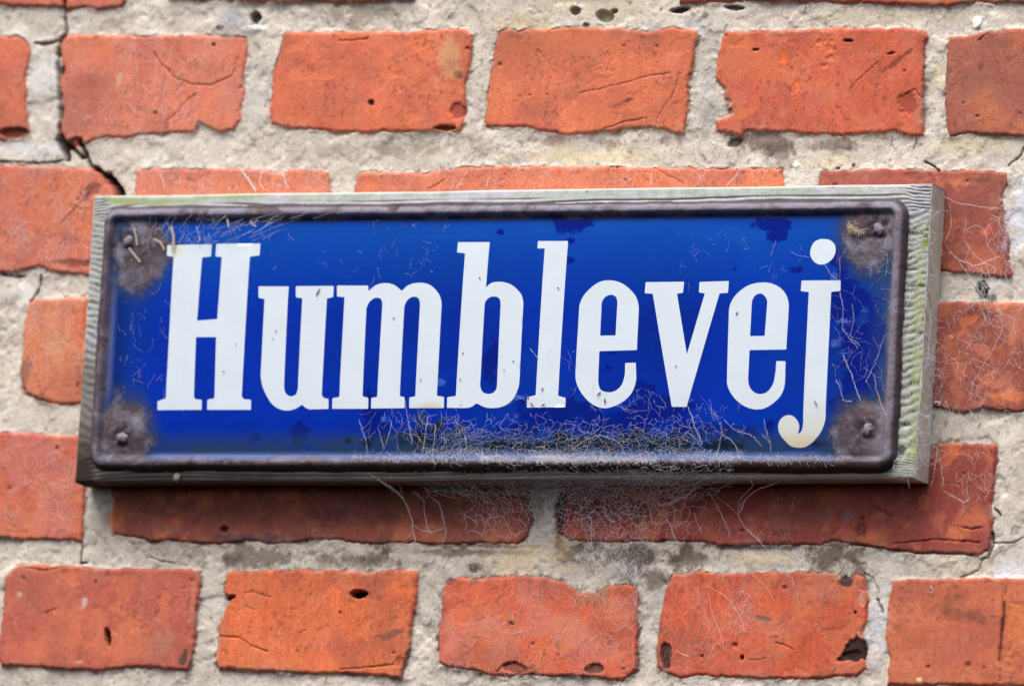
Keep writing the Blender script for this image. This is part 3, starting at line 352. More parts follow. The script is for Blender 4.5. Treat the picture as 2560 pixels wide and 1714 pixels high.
[92.79,121.88,8.63,21.84,0,[178,175,170],0.8,0.7,0,1.1,"m"],
[85.87,155.6,8.63,5.96,0,[190,188,186],0.8,0.7,0,1.1,"m"],
[272.0,-108.16,17.26,7.94,0,[205,205,210],0.9,0.7,0,1.1,"m"],
[203.76,-140.19,6.04,23.82,0,[208,205,208],0.9,0.7,0,1.1,"m"],
[266.89,-67.49,6.47,17.87,0,[212,205,190],0.5,0.7,0,1.1,"m"],
[87.02,-126.33,3.88,7.94,0,[205,200,200],0.5,0.7,0,1.1,"m"],
[217.42,106.01,4.32,5.96,0,[178,176,170],0.8,0.7,0,1.1,"m"],
[215.64,129.58,4.32,11.91,0,[205,192,165],0.8,0.7,0,1.1,"m"],
[-236.64,90.0,4.32,3.97,0,[180,178,175],0.7,0.7,0,1.1,"m"],
[13.05,-106.72,23.74,7.15,0,[212,192,160],0.9,0.7,0,1.1,"m"],
[33.35,-93.66,6.47,17.87,0,[175,150,118],0.8,0.7,0,1.1,"m"],
[19.86,-111.55,38.84,4.37,0,[208,192,165],0.7,0.7,0,1.1,"m"],
[28.91,93.16,56.11,5.16,0,[215,200,165],0.7,0.7,0,1.1,"m"],
[-8.59,157.93,25.9,7.94,0,[205,190,158],0.7,0.7,0,1.1,"m"],
[162.99,90.27,17.26,4.76,0,[205,192,160],0.6,0.7,0,1.1,"m"],
[138.15,-105.07,21.58,4.76,0,[212,198,172],0.9,0.7,0,1.1,"m"],
[148.66,-104.94,12.95,3.97,0,[212,198,172],0.8,0.7,0,1.1,"m"],
[244.92,-106.58,23.74,5.16,0,[212,202,180],0.8,0.7,0,1.1,"m"],
[235.78,98.16,23.74,6.75,0,[205,196,165],0.7,0.7,0,1.1,"m"],
[-85.48,-87.19,1.08,0.99,0,[150,140,126],0,0.7,0,1.1,"m"],
[-26.46,-147.69,1.08,0.99,0,[150,140,126],0,0.7,0,1.1,"m"],
[35.92,165.73,43.16,5.96,0,[200,188,160],0.6,0.7,0,1.1,"m"],
[182.8,161.18,56.11,3.97,0,[196,184,160],0.6,0.7,0,1.1,"m"]]""")
CUTS = json.loads(r"""
[[[[-259.09,173.03],[-258.99,166.95],[-258.5,158.83],[-257.77,153.15]],1.29,-9,0.95,"a"],
[[[-258.21,153.15],[-260.31,151.74],[-260.43,140.59],[-257.97,120.33],[-255.82,101.1]],1.73,-9,0.97,"a"],
[[[-255.91,102.12],[-254.35,97.06],[-251.46,92.01]],3.67,-9,0.97,"a"],
[[[-255.28,100.09],[-247.07,95.04],[-242.27,91.0]],1.51,-6,0.8,"a"],
[[[-245.26,99.69],[-241.88,94.03],[-238.2,87.57],[-230.54,83.54],[-224.76,80.73]],1.73,-7,0.95,"a"],
[[[-228.88,82.33],[-223.94,78.91],[-220.99,73.07]],3.24,-10,1,"a"],
[[[-292.18,89.55],[-274.32,89.16],[-257.61,88.77],[-254.39,89.98]],0.86,-4,0.8,"a"],
[[[-274.38,149.75],[-267.42,149.12],[-262.0,150.73]],1.51,-4,0.7,"a"],
[[[-260.32,31.82],[-260.97,24.16],[-264.71,18.89]],0.97,-5,0.9,"a"],
[[[-282.59,32.33],[-269.16,31.38]],0.86,-3,0.7,"a"],
[[[-226.1,-101.87],[-225.42,-112.06]],0.43,-2,0.8,"a"],
[[[-225.42,-112.06],[-222.16,-111.61]],1.29,-2,0.9,"a"],
[[[211.31,89.91],[215.69,87.36],[219.65,84.82]],0.65,-2.5,0.8,"a"],
[[[254.67,87.98],[260.15,92.68],[262.12,96.99]],0.76,-2.5,0.8,"a"],
[[[205.21,95.8],[206.28,101.1]],0.65,-1.5,0.6,"a"],
[[[255.1,-103.92],[258.76,-102.91],[260.81,-97.06],[260.76,-90.85]],0.76,-3,0.6,"a"],
[[[256.11,-103.52],[253.44,-109.38],[245.36,-112.4]],0.43,-1.2,0.4,"a"],
[[[195.3,-111.53],[199.66,-114.0],[203.31,-120.75]],0.54,-1.3,0.5,"a"],
[[[202.49,-123.68],[206.14,-130.43]],0.86,-2,0.6,"a"],
[[[260.51,-79.21],[263.91,-83.06]],0.86,-2,0.8,"a"],
[[[260.71,-95.71],[271.06,-95.57],[275.6,-92.61]],0.43,-1.2,0.4,"a"],
[[[-188.33,-108.57],[-181.6,-110.28],[-174.95,-111.19]],0.65,-1.3,0.5,"a"],
[[[-207.21,143.59],[-202.49,138.14],[-197.98,135.03],[-194.25,131.15],[-185.55,128.42],[-173.63,127.62]],0.56,-1.1,0.7,"a"],
[[[-173.63,127.62],[-167.95,130.32],[-163.09,132.64],[-160.51,141.92]],0.47,-0.7,0.35,"a"],
[[[-196.67,110.23],[-191.14,114.87],[-185.75,121.06],[-180.88,123.38]],0.35,-0.6,0.5,"a"],
[[[-253.77,121.15],[-234.9,119.96]],0.22,-0.2,0.1,"a"],
[[[25.56,123.09],[37.7,125.74],[49.82,128.39],[60.25,131.43],[74.05,133.31]],0.35,-0.5,0.35,"a"],
[[[39.33,105.51],[51.38,108.94],[62.72,110.84]],0.39,-0.6,0.4,"a"],
[[[-105.47,149.49],[-99.64,149.86],[-90.52,150.99]],0.52,-0.8,0.5,"a"],
[[[1.52,144.56],[5.94,141.11]],0.3,-0.4,0.4,"a"],
[[[78.99,132.92],[75.74,122.25],[68.46,110.83]],0.28,-0.4,0.25,"a"],
[[[-51.69,75.62],[-46.89,77.93],[-43.37,80.62]],0.54,-0.8,0.6,"a"],
[[[68.76,86.47],[76.44,82.67],[85.73,78.88]],0.35,-0.5,0.5,"a"],
[[[199.09,122.09],[204.5,125.1],[208.07,120.56]],0.39,-0.6,0.5,"a"],
[[[169.84,124.4],[175.78,131.2],[184.1,138.76]],0.39,-0.5,0.3,"a"],
[[[235.66,149.2],[240.25,152.21]],0.65,-0.8,0.6,"a"],
[[[-146.49,-147.69],[-141.47,-147.61],[-134.74,-147.89],[-131.23,-149.74],[-125.96,-152.71],[-119.12,-154.5]],0.39,-0.7,0.6,"a"],
[[[-134.1,-126.13],[-129.15,-125.3],[-119.73,-127.83]],0.32,-0.5,0.4,"a"],
[[[-133.58,-132.23],[-128.36,-134.44]],0.35,-0.5,0.5,"a"],
[[[-102.43,-144.72],[-98.36,-143.51]],0.35,-0.5,0.6,"a"],
[[[-254.93,-114.77],[-245.45,-116.18],[-235.45,-114.12]],0.52,-0.9,0.6,"a"],
[[[-243.54,-137.68],[-235.27,-135.25]],0.3,-0.4,0.35,"a"],
[[[-79.11,-162.6],[-64.25,-161.59],[-50.31,-159.84]],0.43,-0.6,0.5,"a"],
[[[5.22,-162.71],[8.25,-159.63],[15.49,-157.63]],0.39,-0.8,0.6,"a"],
[[[-5.77,-159.11],[-7.56,-142.5]],0.24,-0.3,0.35,"a"],
[[[-14.54,-157.74],[-15.19,-144.89]],0.22,-0.25,0.25,"a"],
[[[210.11,-96.56],[222.05,-95.51],[234.0,-94.76],[254.02,-95.63]],0.56,-1,0.6,"a"],
[[[244.72,-88.66],[249.59,-89.72],[255.08,-88.53]],0.56,-1,0.8,"a"],
[[[196.71,-78.76],[200.9,-80.96],[207.54,-83.87]],0.56,-0.9,0.6,"a"],
[[[190.12,-97.56],[202.27,-98.9],[218.46,-100.94],[250.51,-102.01]],0.47,-0.7,0.5,"a"],
[[[151.14,-145.67],[156.07,-146.72],[160.27,-148.89]],0.43,-0.7,0.7,"a"],
[[[236.7,-67.09],[241.55,-67.78]],0.43,-0.6,0.5,"a"],
[[[138.91,-154.48],[146.92,-153.6]],0.32,-0.4,0.4,"a"],
[[[192.53,-97.53],[186.9,-97.6]],0.86,-1,0.5,"a"],
[[[-251.52,57.67],[-241.33,67.79],[-235.4,75.87]],0.65,-0.8,0.35,"a"],
[[[267.46,-114.03],[269.47,-135.3],[269.83,-162.37]],0.47,-0.8,0.6,"a"]]""")
BOARD = json.loads(r"""
{"cx":-0.07,"cz":0.57,"w":449.41,"h":143.68,"rho":0.01476,"t":16.85}""")
LETTERS = json.loads(r"""
[["H",[[[-180.78,45.9,0],[-156.43,46.09,0],[-156.31,40.0,0],[-161.1,39.48,0],[-161.4,7.83,0],[-150.37,8.59,0],[-150.33,39.59,0],[-153.86,39.98,0],[-153.94,46.29,0],[-130.02,46.13,0],[-129.85,40.17,0],[-135.06,39.65,0],[-134.43,-29.97,0],[-133.26,-31.4,0],[-129.25,-31.66,0],[-129.02,-36.68,0],[-152.9,-36.53,0],[-153.01,-31.5,0],[-149.18,-30.84,0],[-150.35,-0.4,0],[-161.38,-0.31,0],[-160.5,-30.08,0],[-159.54,-31.23,0],[-156.08,-31.48,0],[-155.9,-36.51,0],[-179.98,-36.48,0],[-180.29,-32.12,0],[-175.75,-30.66,0],[-176.71,40.0,0],[-180.52,40.5,0]]]],
["u",[[[-129.13,24.7,0],[-112.64,24.42,0],[-112.71,18.42,0],[-111.79,-24.7,0],[-111.55,-26.41,1],[-110.25,-28.99,1],[-107.49,-30.15,1],[-105.07,-29.19,1],[-104.2,-26.46,1],[-104.2,-24.75,0],[-104.87,18.51,0],[-108.46,19.06,0],[-108.84,24.55,0],[-88.31,24.46,0],[-88.17,18.92,0],[-91.54,18.27,0],[-91.05,-29.69,0],[-89.71,-31.12,0],[-87.32,-31.48,0],[-86.97,-36.49,0],[-96.77,-36.65,1],[-98.99,-36.07,1],[-101.41,-34.29,0],[-104.15,-35.98,1],[-109.17,-37.15,1],[-113.59,-36.38,1],[-117.48,-34.07,1],[-120.9,-29.77,1],[-123.8,-24.04,1],[-124.87,-17.76,1],[-124.81,-16.04,0],[-125.37,18.37,0],[-128.72,18.97,0]]]],
["m",[[[-86.57,24.61,0],[-69.68,24.44,0],[-69.36,21.7,0],[-65.47,24.63,1],[-60.59,25.6,1],[-55.88,24.7,1],[-51.34,21.64,0],[-48.12,24.34,1],[-43.26,25.54,1],[-37.03,24.68,1],[-32.48,21.33,1],[-30.07,17.61,1],[-29.42,14.48,1],[-29.39,12.21,0],[-28.95,-30.39,0],[-25.09,-30.98,0],[-24.84,-36.48,0],[-43.47,-36.36,0],[-43.7,-31.14,0],[-40.53,-30.59,0],[-40.99,14.02,0],[-41.41,16.59,1],[-42.45,18.13,1],[-44.03,18.72,1],[-47.35,17.61,1],[-49.19,14.67,1],[-49.41,10.69,0],[-48.94,-30.42,0],[-46.31,-30.95,0],[-45.94,-36.35,0],[-64.04,-36.41,0],[-64.22,-31.17,0],[-61.03,-30.74,0],[-61.33,14.78,0],[-61.71,16.78,1],[-62.66,17.93,1],[-64.73,18.41,1],[-67.74,17.01,1],[-69.57,14.01,1],[-69.77,9.74,0],[-68.98,-30.4,0],[-65.83,-31.16,0],[-65.58,-36.57,0],[-85.04,-36.44,0],[-85.16,-31.15,0],[-81.47,-30.72,0],[-82.01,18.86,0],[-86.19,19.24,0]]]],
["b",[[[-23.03,45.58,0],[-6.01,45.39,0],[-6.22,22.89,0],[-3.77,24.91,1],[0.48,25.66,1],[3.57,25.35,1],[7.03,24.18,1],[10.24,22.04,1],[13.09,18.9,1],[14.25,15.2,1],[14.38,12.36,0],[14.79,-22.19,0],[14.65,-25.59,1],[13.66,-28.97,1],[11.35,-32.92,1],[7.23,-35.61,1],[1.6,-36.65,1],[-2.73,-36.22,1],[-7.41,-34.21,0],[-10.72,-36.17,1],[-13.76,-36.55,0],[-23.25,-36.38,0],[-23.36,-31.1,0],[-18.78,-30.57,0],[-18.76,39.96,0],[-23.17,40.46,0]],[[-1.49,18.41,1],[1.35,17.31,1],[2.19,14.75,1],[2.26,11.91,0],[2.96,-24.94,0],[2.79,-26.92,1],[1.56,-28.78,1],[-1.45,-29.66,1],[-4.59,-28.57,1],[-6.03,-25.44,1],[-6.06,-23.17,0],[-6.34,13.69,0],[-6.1,15.68,1],[-4.51,17.54,1]]]],
["l",[[[19.71,45.66,0],[35.9,45.47,0],[35.82,-30.82,0],[39.92,-31.86,0],[40.04,-36.5,0],[19.43,-36.48,0],[19.52,-31.39,0],[23.93,-30.46,0],[23.76,41.98,0],[19.84,41.91,0]]]],
["e",[[[59.74,25.73,1],[65.62,24.43,1],[70.71,21.15,1],[74.31,17.16,1],[75.91,12.35,1],[76.07,8.96,0],[76.3,-8.71,0],[56.42,-9.11,0],[56.69,-22.49,0],[57.06,-25.32,1],[58.2,-27.87,1],[61.21,-29.18,1],[65.45,-28.88,1],[68.93,-26.25,1],[70.48,-22.03,1],[70.51,-14.98,0],[76.1,-14.91,0],[76.36,-17.0,0],[76.63,-24.89,1],[74.65,-29.95,1],[70.65,-33.87,1],[65.93,-36.1,1],[61.12,-37.08,1],[56.18,-36.03,1],[50.43,-32.05,1],[46.43,-26.94,1],[44.84,-23.26,1],[44.38,-19.02,0],[44.3,12.65,0],[44.56,14.34,1],[45.92,17.72,1],[49.33,21.65,1],[54.3,25.0,1]],[[60.82,18.6,1],[63.52,17.44,1],[64.43,14.72,1],[64.49,11.89,0],[64.57,-1.44,0],[56.34,-1.48,0],[56.12,13.1,0],[56.23,15.08,1],[57.55,17.33,1]]]],
["v",[[[78.7,24.63,0],[99.11,24.65,0],[98.86,19.18,0],[95.72,18.82,0],[102.93,-11.12,0],[110.46,18.78,0],[107.28,19.27,0],[107.25,24.45,0],[122.73,24.74,0],[122.62,18.94,0],[118.22,18.71,0],[104.28,-36.73,0],[96.45,-36.57,0],[82.9,18.89,0],[78.62,19.21,0]]]],
["e",[[[142.28,23.81,1],[147.8,22.35,1],[151.58,19.78,1],[154.1,16.1,1],[155.07,12.16,1],[155.09,9.91,0],[155.08,-9.07,0],[135.8,-9.19,0],[135.9,-23.07,0],[136.38,-25.88,1],[138.38,-28.98,1],[142.41,-30.69,1],[145.98,-29.87,1],[149.04,-25.97,1],[149.97,-21.49,1],[150.26,-14.64,0],[155.08,-14.79,0],[155.36,-24.89,0],[155.05,-27.69,1],[153.6,-31.33,1],[150.21,-34.84,1],[144.97,-37.72,1],[141.38,-38.15,1],[135.88,-36.99,1],[130.86,-33.98,1],[126.97,-29.74,1],[125.24,-26.36,1],[124.7,-20.74,0],[123.73,9.64,0],[123.84,11.61,1],[125.0,15.26,1],[128.37,19.34,1],[133.89,22.77,1],[138.06,23.69,1]],[[139.6,18.49,1],[142.22,17.06,1],[143.57,14.8,1],[143.64,12.83,0],[143.33,-2.34,0],[135.67,-2.39,0],[135.51,13.47,0],[135.7,15.16,1],[136.95,17.4,1]]]],
["j",[[[160.92,24.58,0],[181.37,24.48,0],[181.57,19.31,0],[176.79,18.91,0],[177.42,-39.17,0],[177.54,-41.42,1],[176.85,-45.91,1],[175.45,-49.15,1],[172.97,-52.38,1],[169.93,-55.11,1],[166.8,-56.59,1],[163.33,-56.77,1],[159.79,-55.93,1],[156.96,-53.54,1],[154.36,-50.78,1],[153.12,-48.02,1],[152.97,-45.77,1],[153.89,-43.27,1],[155.93,-41.54,1],[159.13,-41.1,1],[161.62,-42.44,1],[163.37,-44.58,1],[163.95,-46.58,1],[163.82,-48.33,1],[163.19,-50.25,0],[164.74,-49.39,1],[165.59,-47.84,1],[165.9,-45.59,1],[165.77,-40.09,0],[165.12,18.92,0],[160.94,19.41,0]],"dot",[[171.08,44.87,1],[174.74,44.1,1],[177.31,41.42,1],[177.64,38.05,1],[176.21,34.98,1],[173.04,32.76,1],[169.75,32.41,1],[166.65,33.96,1],[164.65,37.07,1],[164.63,40.16,1],[166.07,43.24,1],[168.39,44.62,1]]]]]""")
PLATE = json.loads(r"""
[[-217.27,65.81],
[213.66,64.29],
[214.74,-68.87],
[-216.38,-66.22]]""")
SCREWS = json.loads(r"""
[[-202.48,48.53],
[-198.81,-49.93],
[199.1,49.75],
[199.49,-47.8]]""")
RUST = json.loads(r"""
[[-195.47,42.21],
[-199.84,-48.37],
[195.72,47.03],
[197.63,-51.52]]""")
PBLOBS = json.loads(r"""
[[37.44,55.74,12.95,6.95,"clean",1,0.35,0.7,0],
[143.55,52.48,12.95,3.57,"clean",1,0.35,0.7,0],
[146.03,46.57,6.04,4.37,"clean",1,0.35,0.7,0],
[157.59,29.77,4.75,2.38,"clean",1,0.35,0.7,0],
[125.56,30.7,1.29,0.99,"clean",1,0.35,0.7,0],
[37.44,36.38,2.59,2.18,"clean",1,0.35,0.7,0],
[37.27,45.47,3.45,2.38,"clean",1,0.35,0.7,0],
[-0.67,50.26,2.16,1.79,"clean",1,0.35,0.7,0],
[-125.32,-50.23,3.02,1.79,"clean",1,0.35,0.7,0],
[-102.7,-47.97,5.61,6.75,"clean",1,0.35,0.7,0],
[-102.33,-44.01,2.59,3.97,"clean",1,0.35,0.7,0],
[-77.48,-53.07,2.59,1.59,"clean",1,0.35,0.7,0],
[-64.75,-34.32,4.75,7.94,"clean",1,0.35,0.7,0],
[-60.56,-48.21,8.63,11.91,"clean",1,0.35,0.7,0],
[63.02,-9.59,3.02,1.59,"clean",1,0.35,0.7,0],
[61.41,-17.44,2.59,1.99,"clean",1,0.35,0.7,0],
[182.33,36.36,12.95,7.15,"clean",1,0.35,0.7,0],
[187.97,12.84,12.95,11.91,"clean",1,0.35,0.7,0],
[193.24,-4.78,10.79,9.93,"clean",1,0.35,0.7,0],
[181.21,20.72,6.47,9.93,"clean",1,0.35,0.7,0],
[192.12,-20.38,8.63,9.93,"clean",1,0.35,0.7,0],
[188.25,-32.05,5.61,4.76,"clean",1,0.35,0.7,0],
[198.9,4.93,4.32,13.9,"clean",1,0.35,0.7,0],
[148.72,-45.85,3.88,3.97,"clean",1,0.35,0.7,0],
[131.2,-51.23,12.95,5.96,"clean",1,0.35,0.7,0],
[90.25,-37.28,19.42,7.94,"clean",1,0.35,0.7,0],
[105.8,-49.13,15.11,5.96,"clean",1,0.35,0.7,0],
[79.02,-27.4,8.63,3.97,"clean",1,0.35,0.7,0],
[37.32,-38.92,25.9,7.94,"clean",1,0.35,0.7,0],
[-0.69,-13.02,5.61,11.91,"clean",1,0.35,0.7,0],
[181.45,16.81,9.93,15.88,"clean",1,0.35,0.7,0],
[194.21,-20.39,10.79,13.9,"clean",1,0.35,0.7,0],
[201.71,-6.8,4.75,23.82,"clean",1,0.35,0.7,0],
[182.64,-35.91,6.47,5.96,"clean",1,0.35,0.7,0],
[71.7,-45.02,30.21,6.75,"clean",1,0.35,0.7,0],
[16.59,-47.65,12.95,4.76,"clean",1,0.35,0.7,0],
[-56.7,-41.7,1.94,1.79,"flake",0.8,0.3,0.6,0],
[180.4,-6.63,3.02,2.38,"flake",0.8,0.3,0.6,0],
[177.7,26.62,2.16,2.78,"flake",0.8,0.3,0.6,0],
[194.43,9.65,3.02,0.99,"flake",0.8,0.3,0.6,0],
[-27.83,-23.69,3.45,1.79,"flake",0.8,0.3,0.6,0],
[13.36,-31.28,4.32,1.19,"flake",0.8,0.3,0.6,0],
[184.27,5.06,2.16,1.19,"flake",0.8,0.3,0.6,0],
[-37.32,-42.01,4.75,4.37,"grime",0.9,0.6,0.9,0],
[-26.42,-44.45,4.75,5.16,"grime",0.9,0.6,0.9,0],
[-19.64,-49.42,9.71,4.96,"grime",0.9,0.6,0.9,0],
[48.77,-51.17,10.79,1.99,"grime",0.9,0.6,0.9,0],
[-47.43,-51.25,12.95,2.78,"grime",0.9,0.6,0.9,0],
[84.86,-51.96,12.95,2.38,"grime",0.9,0.6,0.9,0],
[101.83,-53.03,17.26,2.78,"grime",0.9,0.6,0.9,0],
[-73.23,-52.1,12.95,2.38,"grime",0.9,0.6,0.9,0],
[-34.47,-52.3,15.11,5.16,"dark",0.95,0.7,0.8,0],
[-28.36,-47.4,6.47,7.94,"dark",0.95,0.7,0.8,0],
[17.08,-54.94,34.53,2.78,"dark",0.95,0.7,0.8,0],
[55.31,-53.76,28.05,3.57,"dark",0.95,0.7,0.8,0],
[89.25,-54.53,32.37,3.18,"dark",0.95,0.7,0.8,0],
[123.06,-55.48,19.42,2.78,"dark",0.95,0.7,0.8,0],
[-65.61,-53.13,4.32,3.18,"dark",0.95,0.7,0.8,0],
[-75.39,-52.09,2.59,1.79,"dark",0.95,0.7,0.8,0],
[175.47,-54.97,6.47,1.79,"dark",0.95,0.7,0.8,0],
[38.1,-50.72,8.63,3.18,"dark",0.95,0.7,0.8,0],
[74.21,-50.92,12.95,3.18,"dark",0.95,0.7,0.8,0],
[52.5,53.58,90.64,5.16,"haze",0.8,0.9,0.6,0],
[127.07,46.79,43.16,5.96,"haze",0.8,0.9,0.6,0],
[-22.0,48.53,38.84,1.59,"haze",0.8,0.9,0.6,0],
[-158.18,44.12,19.42,5.96,"haze",0.8,0.9,0.6,0],
[-32.96,51.64,32.37,1.99,"haze",0.8,0.9,0.6,0]]""")
WBLOBS = json.loads(r"""
[[-207.69,69.38,15.11,1.79,[165,180,120],0.7,0.6,0.6],
[-194.41,68.2,30.21,1.99,[165,180,120],0.7,0.6,0.6],
[-152.93,70.28,19.42,1.19,[165,180,120],0.7,0.6,0.6],
[-135.47,70.45,12.95,0.99,[165,180,120],0.7,0.6,0.6],
[-213.15,68.84,5.61,1.39,[160,185,60],0.7,0.6,0.6],
[-176.88,68.58,12.95,0.99,[170,185,120],0.6,0.6,0.6],
[222.51,42.36,1.73,5.16,[150,160,30],0.9,0.4,0.6],
[223.43,51.14,1.08,2.38,[150,165,50],0.8,0.4,0.6],
[220.57,36.53,3.45,7.94,[165,178,120],0.75,0.8,0.6],
[220.91,24.81,3.45,7.94,[165,178,120],0.75,0.8,0.6],
[221.25,13.1,3.45,7.94,[165,178,120],0.75,0.8,0.6],
[221.59,1.4,3.45,7.94,[165,178,120],0.75,0.8,0.6],
[221.93,-10.3,3.45,7.94,[165,178,120],0.75,0.8,0.6],
[222.27,-21.99,3.45,7.94,[165,178,120],0.75,0.8,0.6],
[222.61,-33.67,3.45,7.94,[165,178,120],0.75,0.8,0.6],
[222.95,-45.34,3.45,7.94,[165,178,120],0.75,0.8,0.6],
[223.29,-57.01,3.45,7.94,[165,178,120],0.75,0.8,0.6],
[-193.68,64.18,5.61,0.6,[165,120,60],0.8,0.4,0.3],
[-157.94,63.93,4.32,0.6,[150,90,55],0.8,0.4,0.3],
[38.01,72.75,3.02,0.99,[200,170,140],0.8,0.4,0.3],
[170.79,70.8,0.86,0.6,[190,120,90],0.7,0.5,0.3],
[172.92,70.38,0.86,0.6,[190,120,90],0.7,0.5,0.3],
[179.06,65.98,0.86,0.6,[190,120,90],0.7,0.5,0.3],
[204.19,65.66,0.86,0.6,[190,120,90],0.7,0.5,0.3],
[207.9,66.39,0.86,0.6,[190,120,90],0.7,0.5,0.3],
[208.52,69.91,0.86,0.6,[190,120,90],0.7,0.5,0.3],
[187.3,68.23,0.86,0.6,[190,120,90],0.7,0.5,0.3],
[135.83,68.51,0.86,0.6,[190,120,90],0.7,0.5,0.3],
[212.67,70.25,1.08,0.79,[240,210,190],0.9,0.3,0.3],
[43.09,70.11,0.65,0.6,[60,60,60],0.9,0.3,0.3]]""")
WCUTS = json.loads(r"""
[[[[213.6,48.33],[219.88,47.86],[223.75,45.86],[226.71,38.41],[230.42,28.61]],0.43],
[[[213.51,22.54],[225.2,22.03],[228.99,17.9],[232.41,12.99]],0.35],
[[[214.9,-0.1],[227.02,-0.99],[232.44,-4.54]],0.47],
[[[214.14,12.19],[224.18,11.51],[230.39,5.22]],0.26],
[[[214.66,-23.49],[222.55,-23.16]],0.35],
[[[216.44,-45.69],[223.07,-45.34]],0.39],
[[[211.57,30.37],[223.49,29.66]],0.26]]""")
